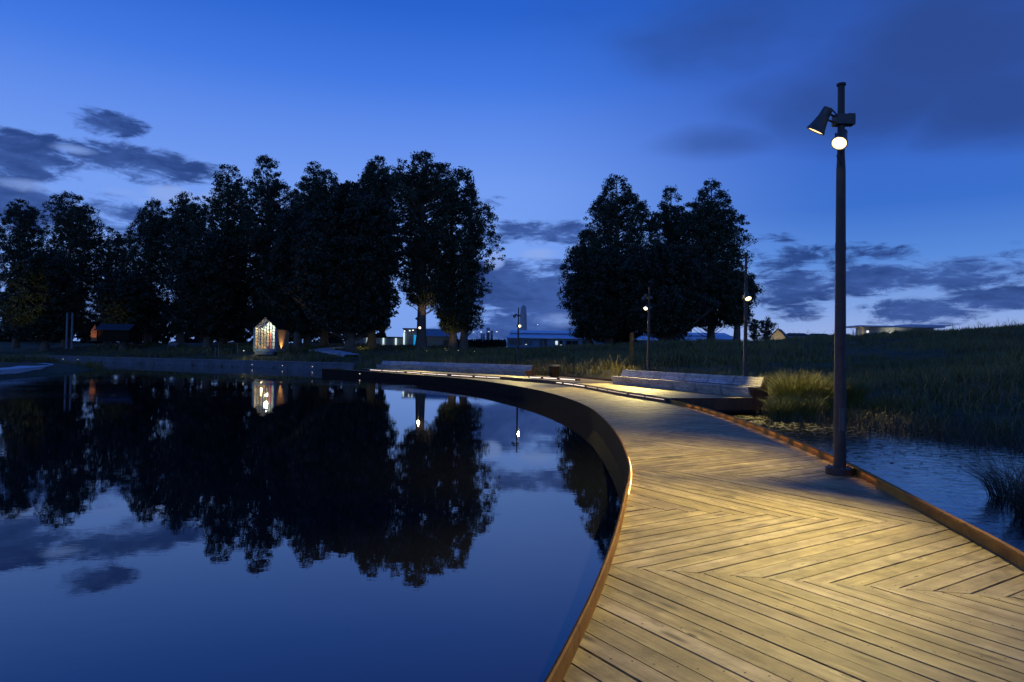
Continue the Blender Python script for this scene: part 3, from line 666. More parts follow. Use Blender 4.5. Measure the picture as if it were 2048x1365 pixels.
def crown_tree(name, label, x, y, top, rad, shape, nclump, leaf=.16, per=44, mat=None, trunk=.55, group=None, seed=1, gap=.0, base=None, clump=1.0, cat='tree', fork=0):
    g = np.random.default_rng(seed); z0 = gz(x, y) - .15 if base is None else base; H = top - z0
    root = empty(name, (x, y, z0), label, cat, group)
    pr = np.array(PROF[shape]); prof = lambda t: np.interp(t, pr[:, 0], pr[:, 1], left=0)
    tr = MB(); lean = g.normal(0, .012 * H, 2)
    def axis_at(t): return np.array((lean[0] * t * t, lean[1] * t * t, H * t))
    stems = [0.0] if not fork else [-.5, .5]
    for s in stems:
        pts = [axis_at(t) + np.array((s * trunk * (2.2 + 3.0 * t) if fork else 0, 0, 0)) + np.append(g.normal(0, .05, 2), 0) for t in np.linspace(0, .97, 12)]
        tr.tube(pts, [trunk * (1.35 if t < .02 else 1.0) * (1 - .93 * t) for t in np.linspace(0, .97, 12)], 9)
    # several leaders, each a rounded sub-crown of leaf clumps held on limbs
    lim = pr[0, 0]; ns = {'open': 9, 'airy': 5, 'dome': 10, 'low': 9}.get(shape, 8); subs = [(0.0, 0.0, 1.0, .58)]
    for k in range(ns):
        an = 2 * PI * (k + g.uniform(-.3, .3)) / ns * 1.618; d = g.uniform(.22, .64)
        drop = {'cone': .34 * d, 'skirt': .30 * d, 'round': .16 * d, 'open': .12 * d, 'dome': .42 * d * d, 'airy': .2 * d, 'low': .3 * d, 'high': .3 * d}[shape] + g.uniform(-.03, .05)
        subs.append((d * math.cos(an), d * math.sin(an), 1 - drop, g.uniform(.36, .54)))
    if shape in ('cone', 'skirt', 'dome'):
        for k in range(5):
            an = g.uniform(0, 2 * PI); d = g.uniform(.6, .8); subs.append((d * math.cos(an), d * math.sin(an), g.uniform(.32, .58), g.uniform(.3, .42)))
    wts = np.array([q[3] ** 2 * (q[2] - lim) for q in subs]); which = g.choice(len(subs), nclump, p=wts / wts.sum()); SB = np.array(subs)[which]
    sv = g.uniform(0, 1, nclump) ** .9; th = g.uniform(0, 2 * PI, nclump)
    pro = np.where(sv > .6, np.sqrt(np.clip(1 - ((sv - .6) / .41) ** 2, 0.02, 1)), .72 + .28 * sv / .6)
    rr = SB[:, 3] * rad * pro * g.uniform(.03, 1, nclump) ** .40 * (1 + .22 * np.sin(19 * sv + which * 2.1 + 2 * th))
    ph = g.uniform(0, 6, 4); T = lim + (SB[:, 2] - lim) * sv
    C = np.stack([SB[:, 0] * rad * (.35 + .65 * np.minimum(1, sv * 1.6)) + np.cos(th) * rr + lean[0] * T * T, SB[:, 1] * rad * (.35 + .65 * np.minimum(1, sv * 1.6)) + np.sin(th) * rr + lean[1] * T * T, H * T], 1)
    keep = (np.sin(C[:, 0] * 1.1 + ph[0]) + np.sin(C[:, 2] * .7 + ph[1]) + np.sin(C[:, 1] * 1.0 + ph[2])) > -2.0 + gap * 2
    C = C[keep]; T = T[keep]
    for i in range(len(C)):
        if g.random() < .26 or (shape in ('open', 'airy') and g.random() < .5):
            d = np.linalg.norm(C[i, :2]); a = axis_at(max(.02, T[i] - d * .62 / H))
            if fork: a[0] += (.5 if C[i, 0] > 0 else -.5) * trunk * 3.4
            m = (a + C[i]) / 2 + np.array((0, 0, -d * .06)); r0 = .018 + .010 * d
            tr.tube([a, m, C[i]], [r0 * 1.5, r0, .015], 4)
    tr.build('trunk', bark, root, True)
    n = len(C); cr = g.uniform(.28, .85, n) * clump; off = g.normal(0, 1, (n, per, 3)); off /= np.linalg.norm(off, axis=2, keepdims=True)
    off *= g.uniform(.15, 1, (n, per, 1)) ** .6 * cr[:, None, None]; off[..., 2] *= .8
    Pc = (C[:, None] + off).reshape(-1, 3); N = len(Pc)
    a = g.normal(0, 1, (N, 3)); a /= np.linalg.norm(a, axis=1, keepdims=True); b = np.cross(a, g.normal(0, 1, (N, 3))); b /= np.linalg.norm(b, axis=1, keepdims=True)
    s = leaf * g.uniform(.55, 1.2, (N, 1)); a *= s; b *= s * .55
    V = np.stack([Pc - a, Pc + b, Pc + a * 1.0, Pc - b], 1).reshape(-1, 3); F = np.arange(4 * N).reshape(N, 4)
    raw_mesh('crown', V, F, mat or foliage, None, root, np.clip(np.repeat(g.uniform(0, 1, n), per) * .6 + g.uniform(0, .4, N), 0, 1))
    return root
LG = 'tall trees across the lake'; RG = 'trees of the group behind the closer bench'
TREES = [  # px, top py, Y, half width px, shape, clumps, label
    (40, 400, 128, 70, 'round', 300, 'broad dark tree at the very left edge of the lake view'),
    (140, 386, 126, 72, 'round', 330, 'round-topped tree above the two slim grey posts'),
    (222, 456, 131, 70, 'round', 260, 'lower tree filling the dip above the small orange-lit cabin'),
    (303, 402, 122, 64, 'round', 300, 'airy round tree just right of the dip above the cabin'),
    (368, 388, 120, 56, 'round', 290, 'slim tree with a small round top left of the first pointed tree'),
    (456, 332, 116, 78, 'cone', 520, 'pointed cone-topped tree left of the glazed pavilion'),
    (546, 320, 114, 80, 'cone', 540, 'cone-topped tree rising straight above the glazed pavilion'),
    (622, 324, 118, 48, 'cone', 300, 'narrow spire-like treetop peeking out behind its neighbours'),
    (655, 342, 108, 80, 'round', 460, 'dense flat-topped tree right of the pavilion'),
    (706, 372, 90, 112, 'dome', 640, 'largest dense black dome of foliage nearest the lake, with no sky showing through'),
    (750, 314, 104, 66, 'round', 380, 'tall round tree rising behind the dense black dome'),
    (848, 308, 96, 84, 'open', 400, 'tallest open tree with its lit bare trunk and branches showing'),
    (922, 340, 98, 72, 'skirt', 430, 'open tree at the right end of the lake trees, leaning foliage to the water'),
    (420, 470, 108, 70, 'dome', 330, 'low dense tree in front of the pointed tree left of the pavilion'),
    (600, 420, 100, 72, 'dome', 400, 'mid-height dense tree directly behind the pavilion side wall'),
    (250, 545, 114, 60, 'dome', 220, 'low bushy tree right behind the orange-lit cabin'),
    (95, 500, 116, 75, 'dome', 300, 'low dense tree with lamplit yellowish leaves at the left edge')]
for i, (px, py, Y, hw, shp, nc, lab) in enumerate(TREES):
    p = at(px, py, Y); dens = shp == 'dome'
    crown_tree('tall_tree', lab, p.x, p.y, p.z, hw / FPX * Y, shp, int(nc * (4.0 if shp == 'open' else 5.2)), .155 if not dens else .23, 42, foliage_deep if dens else foliage, .62 if shp != 'open' else .75, LG, 20 + i,
                 .46 if shp == 'open' else (.30 if i == 12 else .06 if shp in ('round', 'cone', 'skirt') else 0), None, 1.0, fork=1 if shp == 'skirt' else 0)
RT_ = [(1238, 356, 110, 100, 'cone', 620, 'twin-tipped conical tree at the left of the right-hand tree group'),
       (1343, 378, 113, 66, 'cone', 430, 'narrow middle treetop of the right-hand tree group'),
       (1425, 366, 106, 82, 'skirt', 560, 'broad tree at the right of the right-hand group, behind the single-spotlight lamp post'),
       (1222, 500, 104, 70, 'dome', 420, 'low dense tree in front of the twin-tipped conical tree, above the blue building roof'),
       (1330, 490, 100, 95, 'dome', 460, 'low dense dark tree at the foot of the right-hand group, behind the two-headed lamp post'),
       (1180, 462, 108, 62, 'skirt', 460, 'lower tree at the left edge of the right-hand group, hanging over the blue building roof'),
       (1475, 545, 102, 50, 'airy', 170, 'small loose tree at the right foot of the right-hand group')]
for i, (px, py, Y, hw, shp, nc, lab) in enumerate(RT_):
    p = at(px, py, Y); dens = shp in ('dome', 'high')
    crown_tree('tall_tree', lab, p.x, p.y, p.z, hw / FPX * Y, shp, int(nc * 4.6), .155 if not dens else .24, 42, foliage_deep if dens else foliage, .6, RG, 60 + i, .15 if not dens else 0)
BG = 'low trees far behind the lake trees'
for i, (px, py, hw) in enumerate(((30, 585, 70), (110, 600, 75), (200, 640, 40), (300, 590, 75), (395, 580, 75), (480, 600, 70), (560, 590, 70), (650, 600, 70), (735, 610, 55))):
    p = at(px, py, 158 + 4 * (i % 3)); base_y = at(px, 695, p.y)
    crown_tree('background_tree', 'dark low background tree, ' + ('at the far left edge', 'behind the two slim grey posts', 'small and low right of the cabin gable', 'behind the trunks right of the cabin', 'behind the trunks left of the pavilion', 'just left of the pavilion roof', 'right behind the pavilion roof', 'behind the trunks right of the pavilion', 'left of the white building')[i], p.x, p.y, p.z, hw / FPX * p.y, 'low', 260, .42, 46, foliage_deep, .4, BG, 120 + i, 0, base_y.z - 1.5, 1.3)
for i, (px, py, hw) in enumerate(((1508, 640, 18), (1532, 634, 20), (1558, 645, 18))):
    p = at(px, py, 138)
    crown_tree('far_tree', ('small far tree nearest the single-spotlight lamp post', 'middle one of three small far trees on the right skyline', 'small far tree beside the gabled house on the skyline')[i], p.x, p.y, p.z, hw / FPX * 138, 'airy', 130, .14, 30, foliage, .16, 'small far trees on the skyline', 90 + i, .2, None, .7)

# ------------------------------------------------------------------ pavilion
pz = at(530, 706, 85)
PV = empty('glazed_pavilion', (pz.x, 85.0, pz.z + .1), 'small gabled pavilion with a lit glazed front across the lake', 'pavilion')
frame_m = material('pavilion_frame', (.10, .15, .22), .5, .2, .15, 3)
pv_wood = material('pavilion_cladding', (.30, .20, .11), .7, 0, .25, 2.5)
pv_white = material('pavilion_lining', (.78, .80, .76), .7)
HW, EV, AP, DP = 1.45, 3.05, 4.42, 4.6
mb = MB()                                # outer shell: floor, side walls, roof
mb.box((0, DP / 2, .12), (2 * HW, DP, .24)); mb.build('floor', pv_wood, PV)
for s in (-1, 1):
    MB().box((s * (HW - .06), DP / 2, (.24 + EV) / 2), (.12, DP, EV - .24)).build('side_wall', pv_wood, PV)
MB().box((0, 2.45, EV / 2 + .12), (2 * HW - .24, .1, EV - .24)).face_set([(-HW + .12, 2.40, EV), (HW - .12, 2.40, EV), (0, 2.40, AP - .15)], [(0, 1, 2)]).build('rear_wall', pv_white, PV)
rf = MB()
for s in (-1, 1):
    vs = [(s * (HW + .10), -.15, EV - .10), (0, -.15, AP), (0, DP + .1, AP), (s * (HW + .10), DP + .1, EV - .10)]
    vs = vs + [(v[0], v[1], v[2] - .13) for v in vs]
    rf.hexa([vs[4], vs[5], vs[6], vs[7], vs[0], vs[1], vs[2], vs[3]])
rf.build('roof', fascia_mat, PV)
fm = MB(); 
for s in (-1, 1): fm.box((s * (HW - .12), -.06, (EV + .2) / 2), (.24, .14, EV - .1))
fm.box((0, -.06, .22), (2 * HW - .48, .14, .36)); fm.build('front_frame', frame_m, PV)
MB().box((.0, -.05, -.18), (2.2, .8, .3)).build('plinth', concrete, PV, bevel=.02)
mu = MB(); yy = -.055
def roofz(x): return EV + (AP - EV) * (1 - abs(x) / (HW + .1)) - .20
xs = np.linspace(-HW + .24, HW - .24, 8)
for i, x in enumerate(xs[1:-1]): mu.box((x, yy, (.4 + roofz(x)) / 2), (.085, .05, roofz(x) - .4))
g = np.random.default_rng(5)
for i in range(7):
    xm = (xs[i] + xs[i + 1]) / 2; z = .4 + g.uniform(.15, .4)
    while z < roofz(xm) - .1:
        mu.box((xm, yy, z), (xs[1] - xs[0] - .08, .045, .07)); z += g.uniform(.3, .55)
mu.build('mullion_grid', frame_m, PV)
gl = MB().face_set([(-HW + .24, -.03, .4), (HW - .24, -.03, .4), (HW - .24, -.03, roofz(HW - .24)), (0, -.03, roofz(0)), (-HW + .24, -.03, roofz(HW - .24))], [(0, 1, 2, 3, 4)]).build('window_pane', glass, PV)
brown_p = material('brown_panel', (.36, .24, .12), .8, 0, .45, 7); red_p = material('red_panel', (.55, .09, .05), .7, 0, .15, 3); blk_p = material('black_panel', (.01, .012, .014), .6)
for x in (-1.0, -.72, -.42, -.12): MB().box((x, 1.6, 1.55), (.2, .05, 2.3)).build('timber_screen', brown_p, PV)
MB().box((.30, 1.3, 1.55), (.26, .06, 2.3)).build('red_door', red_p, PV)
MB().box((.78, 1.7, 1.45), (.30, .06, 2.3)).build('black_panel', blk_p, PV); MB().box((1.08, 1.9, 1.6), (.34, .06, 2.2)).build('black_panel', blk_p, PV)
MB().box((-.62, 1.0, .52), (1.2, .5, .5)).build('inner_bench', brown_p, PV)
ld = bpy.data.lights.new('room_light', 'POINT'); ld.energy = 230; ld.color = (.92, 1, .80); ld.shadow_soft_size = .25
o = bpy.data.objects.new('room_light', ld); COL.objects.link(o); o.parent = PV; o.location = (0, .75, 2.9)
ld = bpy.data.lights.new('room_light', 'POINT'); ld.energy = 30; ld.color = (1, .72, .35); ld.shadow_soft_size = .15
o = bpy.data.objects.new('room_light', ld); COL.objects.link(o); o.parent = PV; o.location = (-.5, .4, 1.0)
MB().box((HW + .40, 1.6, -.02), (.16, .16, .2)).build('wall_uplight', head_mat, PV)
spot(PV, (HW + .42, 1.6, .1), (HW + .04, 1.7, 2.4), 420, 82, .8, (1, .62, .22), .03)

# small cabin with an orange-lit gable
cp = at(187, 681, 96); CA = empty('small_cabin', (cp.x, cp.y, gz(cp.x, cp.y) - .1), 'small dark cabin with an orange-lit narrow gable end among the left trees', 'cabin', rz=.1)
CA.location.z = cp.z - .1
ctim = material('cabin_timber', (.30, .12, .045), .8, 0, .3, 4)
mb = MB(); mb.box((0, .1, .75), (.78, .12, 1.5)).face_set([(-.39, .06, 1.5), (.39, .06, 1.5), (.1, .06, 2.35)], [(0, 1, 2)]); mb.build('gable_wall', ctim, CA)
MB().box((2.5, 1.8, .8), (4.2, 3.2, 1.6)).build('wall', fascia_mat, CA)
r_ = MB(); r_.hexa([(.05, -.05, 1.55), (4.75, .0, 1.55), (4.75, 1.8, 2.45), (.1, 1.8, 2.45), (.05, -.05, 1.63), (4.75, .0, 1.63), (4.75, 1.8, 2.53), (.1, 1.8, 2.53)])
r_.hexa([(.1, 1.8, 2.45), (4.75, 1.8, 2.45), (4.75, 3.6, 1.55), (.05, 3.6, 1.55), (.1, 1.8, 2.53), (4.75, 1.8, 2.53), (4.75, 3.6, 1.63), (.05, 3.6, 1.63)]); r_.build('roof', black_mat, CA)
MB().lathe([(.05, 0), (.05, .12), (.02, .13)], 10, Matrix.Translation((-.1, -1.3, 0))).build('ground_light', head_mat, CA)
spot(CA, (-.1, -1.3, .2), (0, .05, 1.4), 65, 70, .6, (1, .55, .18), .04)

# ------------------------------------------------------------------ far shore wall and its lights
wl = [(-92, 112.5), (-71, 106.8), (-31.2, 81.8), (-16.6, 72.2)]
WR = empty('shore_wall', (-31.2, 81.8, 0), 'low grey concrete wall holding the far shore of the lake', 'wall')
mb = MB(); cp_ = MB()
for i in range(3):
    p0, p1 = np.array(wl[i]), np.array(wl[i + 1]); tt = p1 - p0; ln = np.linalg.norm(tt); tt /= ln; nn = np.array((-tt[1], tt[0])); k = max(1, int(ln / 3.6))
    for j in range(k):
        a = p0 + tt * (ln * j / k + .01); b = p0 + tt * (ln * (j + 1) / k - .01); c_ = (a + b) / 2 - np.array((-31.2, 81.8)); an = math.atan2(tt[1], tt[0])
        mb.box((c_[0], c_[1], -.12), (np.linalg.norm(b - a), .3, 1.0), an); cp_.box((c_[0], c_[1], .42), (np.linalg.norm(b - a), .46, .08), an)
mb.build('panel', concrete_wall, WR); cp_.build('coping', concrete, WR)
GRP = 'small lights along the far shore wall'
for px, labl in ((127, 'tiny light on the shore wall at its far left'), (157, 'second tiny light on the shore wall, left of the cabin'), (505, 'tiny light on the shore wall below the pavilion'), (565, 'tiny light on the shore wall right of the pavilion'), (625, 'tiny light near the right end of the shore wall')):
    d = ray(px, 738); best = None
    for i in range(3):
        for kk in np.linspace(0, 1, 200):
            q = np.array(wl[i]) * (1 - kk) + np.array(wl[i + 1]) * kk; e = abs(q[0] / q[1] - d.x / d.y)
            if best is None or e < best[0]: best = (e, q)
    q = best[1]; L_ = empty('wall_light', (q[0] + .05, q[1] - .2, -.05), labl, 'wall light', GRP)
    MB().box((0, 0, 0), (.14, .06, .1)).build('housing', head_mat, L_); MB().box((0, -.04, 0), (.09, .02, .06)).build('lens', dot_warm, L_)
q = LEFT[-8]; L_ = empty('wall_light', (q[0] - .05, q[1] - .05, -.12), 'tiny light on the steel edge under the tip of the boardwalk', 'wall light', GRP)
MB().box((0, 0, 0), (.10, .06, .1)).build('housing', head_mat, L_); MB().box((-.02, -.05, 0), (.07, .02, .06)).build('lens', dot_warm, L_)

# promontory path on the left, garden path on the lawn
def ribbon(name, pts, mat, thick=.06, lift=.05):
    mb = MB(); P2 = [(p[0], p[1]) for p in pts]; n = len(P2) // 2; zs = [max(gz(*p), WATER + .1) + lift for p in P2]
    zz = zs
    vs = [(P2[i][0], P2[i][1], zz[i]) for i in range(2 * n)] + [(P2[i][0], P2[i][1], zz[i] - .5) for i in range(2 * n)]
    fs = [(i, 2 * n - 1 - i, 2 * n - 2 - i, i + 1) for i in range(n - 1)]
    fs += [(i, i + 1, 2 * n + i + 1, 2 * n + i) for i in range(2 * n - 1)]
    mb.face_set(vs, fs); return tag(mb.build(name, mat), kind='structure')
pp = [on(a, b, .12) for a, b in ((-60, 744), (0, 740.5), (40, 738), (80, 734.5), (104, 731), (108, 729), (70, 724.5), (20, 721))]
pi_ = [on(a, b, .12) for a, b in ((-60, 739), (0, 737), (20, 735.5), (36, 733), (46, 730.5), (46, 728.5), (40, 724.5), (0, 721.5))]
path_c = material('path_concrete', (.55, .57, .60), .8, 0, .1, 2)
mb = MB(); n = len(pp); vs = [(p.x, p.y, .14) for p in pp] + [(p.x, p.y, .14) for p in pi_] + [(p.x, p.y, -.5) for p in pp]
mb.face_set(vs, [(i, i + 1, n + i + 1, n + i) for i in range(n - 1)] + [(i, 2 * n + i, 2 * n + i + 1, i + 1) for i in range(n - 1)]); tag(mb.build('path', path_c), kind='structure')
def ground_on(px, py):                   # first meeting of a sight line with the terrain
    d = ray(px, py)
    for Y in np.arange(40, 140, .5):
        p = Vector((0, 0, EYE)) + d * (Y / d.y)
        if p.z < gz(p.x, p.y): return p
    return p
gp = [ground_on(a, b) for a, b, Y in ((705, 714, 76), (665, 706, 82), (632, 703.5, 86), (660, 699, 93), (690, 697.5, 100))]
mb = MB(); n = len(gp); W2 = [1.0, .9, .9, .9, .9]
A_ = []; B_ = []
for i, p in enumerate(gp):
    tt = (gp[min(i + 1, n - 1)] - gp[max(i - 1, 0)]); tt.z = 0; tt.normalize(); nn = Vector((-tt.y, tt.x, 0))
    for lst, s in ((A_, 1), (B_, -1)):
        q = p + nn * s * W2[i]; lst.append((q.x, q.y, gz(q.x, q.y) + .22))
mb.face_set(A_ + B_ + [(v[0], v[1], v[2] - .6) for v in A_ + B_], [(i, n + i, n + i + 1, i + 1) for i in range(n - 1)] + [(i, i + 1, 2 * n + i + 1, 2 * n + i) for i in range(n - 1)] + [(n + i, 3 * n + i, 3 * n + i + 1, n + i + 1) for i in range(n - 1)])
tag(mb.build('path', path_c), kind='structure')

# ------------------------------------------------------------------ buildings
blue_wall = material('blue_wall', (.30, .42, .50), .7, 0, .1, 1); roof_m = material('pale_roof', (.78, .82, .86), .45, .2, .08, 1); win_m = material('dark_window', (.015, .018, .02), .15)
lit_m = material('lit_window', (.8, .8, .7), .5, emit=(.8, .95, .9), estr=.9)
B0 = at(1014, 697, 150); B1 = at(1480, 706, 150)
BB = empty('long_building', (B0.x, 150, B0.z - .15), 'long low blue building with a stepped pale roof behind the right-hand tree group', 'building')
LB = B1.x - B0.x
MB().box((LB / 2, 4, 1.15), (LB, 8, 2.5)).build('wall', blue_wall, BB)
r_ = MB(); r_.hexa([(-.3, -.6, 2.41), (LB + .3, -.6, 2.41), (LB - .3, 3, 3.3), (.5, 3, 3.3), (-.3, -.6, 2.53), (LB + .3, -.6, 2.53), (LB - .3, 3, 3.42), (.5, 3, 3.42)]); r_.build('lower_roof', roof_m, BB)
MB().box((LB / 2, 4.6, 3.4), (LB - 1.2, 3, .5)).build('clerestory', blue_wall, BB)
r_ = MB(); r_.hexa([(.5, 2.9, 3.62), (LB - 1.2, 2.9, 3.62), (LB - 1.6, 6, 4.3), (.8, 6, 4.3), (.5, 2.9, 3.72), (LB - 1.2, 2.9, 3.72), (LB - 1.6, 6, 4.4), (.8, 6, 4.4)]); r_.build('upper_roof', roof_m, BB)
for k, px in enumerate((1022, 1029, 1036, 1040.5, 1052, 1061, 1082.5, 1091, 1113, 1122, 1135, 1140, 1147, 1153, 1167, 1173, 1179, 1184)):
    x = at(px, 690, 150).x - B0.x; lit = False
    f = MB().box((x, -.02, 1.45), (.62, .08, 1.0 if k not in (6, 7) else 1.6)).build('window', frame_m, BB)
    MB().box((x, -.075, 1.45), (.52, .03, .9)).build('pane', lit_m if k in (8,) else win_m, f)
    if k in (4, 9): MB().box((x, -.10, 1.05), (.4, .03, .12)).build('pane', lit_m, f)
BC = at(1395, 676, 140)
# pale-roofed shed at the right of the tree group
SH_ = empty('pale_roofed_shed', (at(1412, 682, 130).x, 130, at(1412, 682, 130).z - .8), 'pale hipped shed roof showing low between the right-hand trees and the single-spotlight lamp post', 'shed')
MB().box((2.8, 2, .5), (5.8, 4, 1.2)).build('wall', blue_wall, SH_)
r_ = MB(); r_.face_set([(-.2, -.2, 1.1), (5.9, -.2, 1.1), (5.9, 4.2, 1.1), (-.2, 4.2, 1.1), (1.2, 2, 1.9), (4.7, 2, 1.9)], [(0, 1, 5, 4), (1, 2, 5), (2, 3, 4, 5), (3, 0, 4), (3, 2, 1, 0)]); r_.build('roof', roof_m, SH_)
# white-lit buildings behind the lake trees
wh = material('white_render', (.72, .73, .72), .7, 0, .08, 1)
W0 = at(700, 699, 140); W1 = at(838, 700, 140)
WB = empty('white_building', (W0.x, 140, W0.z - .5), 'white rendered building lit by bluish lamps behind the lake trees', 'building')
LW = W1.x - W0.x
LX = at(806, 699, 140).x - W0.x
MB().box((LX / 2, 3, 1.5), (LX, 5, 3.0)).box(((LX + LW) / 2 + .01, 3, 2.4), (LW - LX, 6, 4.8)).build('wall', material('grey_render', (.33, .34, .35), .7, 0, .1, 1), WB)
MB().box((LX / 2, 3, 3.1), (LX, 5.3, .2)).box(((LX + LW) / 2, 3, 4.9), (LW - LX + .3, 6.3, .2)).build('roof', fascia_mat, WB)
for k, px in enumerate((703, 734, 745, 766, 791, 808)):
    x = at(px, 690, 140).x - W0.x; h_ = 4.0 if k == 5 else 2.8; MB().box((x, (.35 if k < 5 else -.15), h_ / 2 + .1), (.28, .3, h_)).build('light_column', material('white_light', (.9, 1, 1), .5, emit=(.75, 1, .95), estr=.9), WB)
x = at(831, 690, 140).x - W0.x; MB().box((x, -.05, 1.9), (.75, .12, 3.4)).build('cyan_panel', material('cyan_light', (.05, .4, .7), .5, emit=(.01, .35, .75), estr=.8), WB)
MB().box((at(822, 690, 140).x - W0.x, -.04, 1.0), (.6, .1, 1.0)).build('door', win_m, WB)
for k, px in enumerate((809, 819.5, 826, 837.5)):
    p = at(px, 662.5 - (k % 3) * .8, 139); L_ = empty('flood_light', p, ('floodlight above the left corner of the white building', 'second floodlight along the white building eave', 'third floodlight along the white building eave', 'floodlight at the right end of the white building')[k], 'floodlight', 'floodlights on the white building')
    MB().box((0, .6, 0), (.12, 1.2, .08)).build('arm', head_mat, L_); MB().lathe([(.02, 0), (.16, .03), (.16, .12), (.05, .2)], 10, Matrix.Translation((0, 0, -.1))).build('lamp_head', dot_white, L_)
def wash(root, loc, tgt, wt, col, size=70): return spot(root, loc, tgt, wt, size, .8, col, .1)
wash(WB, (LW * .62, -3, .3), (LW * .62, 0, 2.5), 500, (.8, .95, 1)); wash(WB, (LW * .86, -2.5, .3), (LW * .86, 0, 2.5), 260, (.85, .95, 1))
# yellow-lit gabled house between the trunks
ym = material('cream_wall', (.62, .55, .38), .7, 0, .1, 1)
Y0 = at(836, 700, 128); Y1 = at(908, 700, 128)
YH = empty('cream_house', (Y0.x, 128, Y0.z - .4), 'cream house with a lit brown gable seen between the tall open tree trunks', 'house')
LY = Y1.x - Y0.x
MB().box((LY / 2, 3, 1.5), (LY, 6, 3.0)).build('wall', ym, YH)
xg = at(893, 690, 128).x - Y0.x
MB().face_set([(xg - 1.0, -.12, .1), (xg + 1.05, -.12, .1), (xg + .55, -.12, 2.3), (xg - .5, -.12, 2.3), (xg - 1.0, -.02, .1), (xg + 1.05, -.02, .1), (xg + .55, -.02, 2.3), (xg - .5, -.02, 2.3)], [(0, 1, 2, 3), (4, 7, 6, 5), (0, 4, 5, 1), (1, 5, 6, 2), (2, 6, 7, 3), (3, 7, 4, 0)]).build('gable_panel', pv_wood, YH)
r_ = MB(); r_.hexa([(-.3, -.5, 2.95), (LY + .3, -.5, 2.95), (LY + .3, 6.5, 2.95), (-.3, 6.5, 2.95), (.5, 1.5, 4.4), (LY - .5, 1.5, 4.4), (LY - .5, 4.5, 4.4), (.5, 4.5, 4.4)]); r_.build('roof', blue_wall, YH)
wash(YH, (xg + 1.4, -1.3, .2), (xg + .8, 0, 1.6), 160, (1, .8, .4)); wash(YH, (.6, -2, .3), (.4, 0, 1.4), 120, (1, .8, .45))
# grey blocks and far tower
gb = material('grey_block', (.42, .40, .42), .8, 0, .1, .5)
for k, (px, py, wpx) in enumerate(((966, 668, 9), (976, 656, 7), (983, 662, 5))):
    a = at(px - wpx / 2, py, 230); b = at(px + wpx / 2, py, 230); zb = 2.0
    G_ = empty('far_block', ((a.x + b.x) / 2, 230 + k * 2, zb), ('wider low grey block left of the others on the far skyline', 'tallest of three grey blocks on the far skyline', 'narrow grey block at the right of the far blocks')[k], 'building', 'grey blocks on the far skyline')
    h_ = a.z - zb; MB().box((0, 0, h_ / 2), (b.x - a.x, 1.5, h_)).build('wall', gb, G_)
    MB().box((0, -.0, h_ + .12), ((b.x - a.x) * .8, 1.2, .24)).build('roof', roof_m, G_)
    for j in range(2): MB().box((((j - .5) * .5) * (b.x - a.x), -.77, h_ * .6), (.25, .06, h_ * .45)).build('window', win_m, G_)
sp = at(1047, 610, 400); sb = at(1047, 668, 400)
ST = empty('tapered_tower', (sp.x, 400, 3), 'slim tapered tower rising behind the long blue building', 'tower')
hh = sp.z - 3
MB().lathe([(2.5, 0), (2.2, hh * .55), (1.9, hh * .8), (1.5, hh * .95), (.15, hh)], 8).build('shaft', gb, ST)
MB().lathe([(2.0, 0), (1.6, .6), (1.6, 1.2)], 8, Matrix.Translation((0, 0, hh * .62))).build('collar', gb, ST)
# street lamps far away
def street_lamp(px, py, Y, label, double=False):
    p = at(px, py, Y); z0 = 2.5; r = empty('street_lamp', (p.x, p.y, z0), label, 'street lamp', 'far street lamps'); h_ = p.z - z0
    MB().tube([(0, 0, 0), (0, 0, h_)], [.10, .06], 8).build('pole', material('galvanised', (.4, .42, .45), .5, .4) if 'galvanised' not in bpy.data.materials else bpy.data.materials['galvanised'], r)
    for s in ((-1, 1) if double else (1,)):
        MB().tube([(0, 0, h_), (s * .9, 0, h_ + .12)], .04, 6).build('arm', head_mat, r); MB().box((s * 1.0, 0, h_ + .08), (.4, .2, .08)).build('lamp_head', dot_white, r)
street_lamp(985.5, 664.5, 170, 'far double-armed street lamp right of the grey blocks', True); street_lamp(954, 665, 165, 'far street lamp left of the grey blocks', True)
street_lamp(1070, 650, 260, 'far single street lamp above the long blue building roof'); street_lamp(943.5, 683, 150, 'short far street lamp by the dark hedge')
# dark hedge in the middle distance
hx0 = at(905, 690, 120); hx1 = at(1012, 690, 120)
g = np.random.default_rng(77); n = 5200; Pc = np.stack([g.uniform(hx0.x, hx1.x, n), 120 + g.uniform(-.8, .8, n), hx0.z - 1.2 + g.uniform(0, 1.9, n) + .25 * np.sin(np.linspace(0, 9, n))], 1)
HD = empty('hedge', ((hx0.x + hx1.x) / 2, 120, hx0.z - 1.2), 'long clipped dark hedge beyond the lawn, left of the blue building', 'hedge')
a = g.normal(0, .16, (n, 3)); b = g.normal(0, .12, (n, 3)); Pc = Pc - np.array(HD.location)
raw_mesh('foliage', np.stack([Pc - a, Pc + b, Pc + a, Pc - b], 1).reshape(-1, 3), np.arange(4 * n).reshape(n, 4), foliage_deep, None, HD, g.uniform(0, 1, n))
MB().box((0, 0, .85), (hx1.x - hx0.x - .2, 1.2, 1.7)).build('core', under_mat, HD)
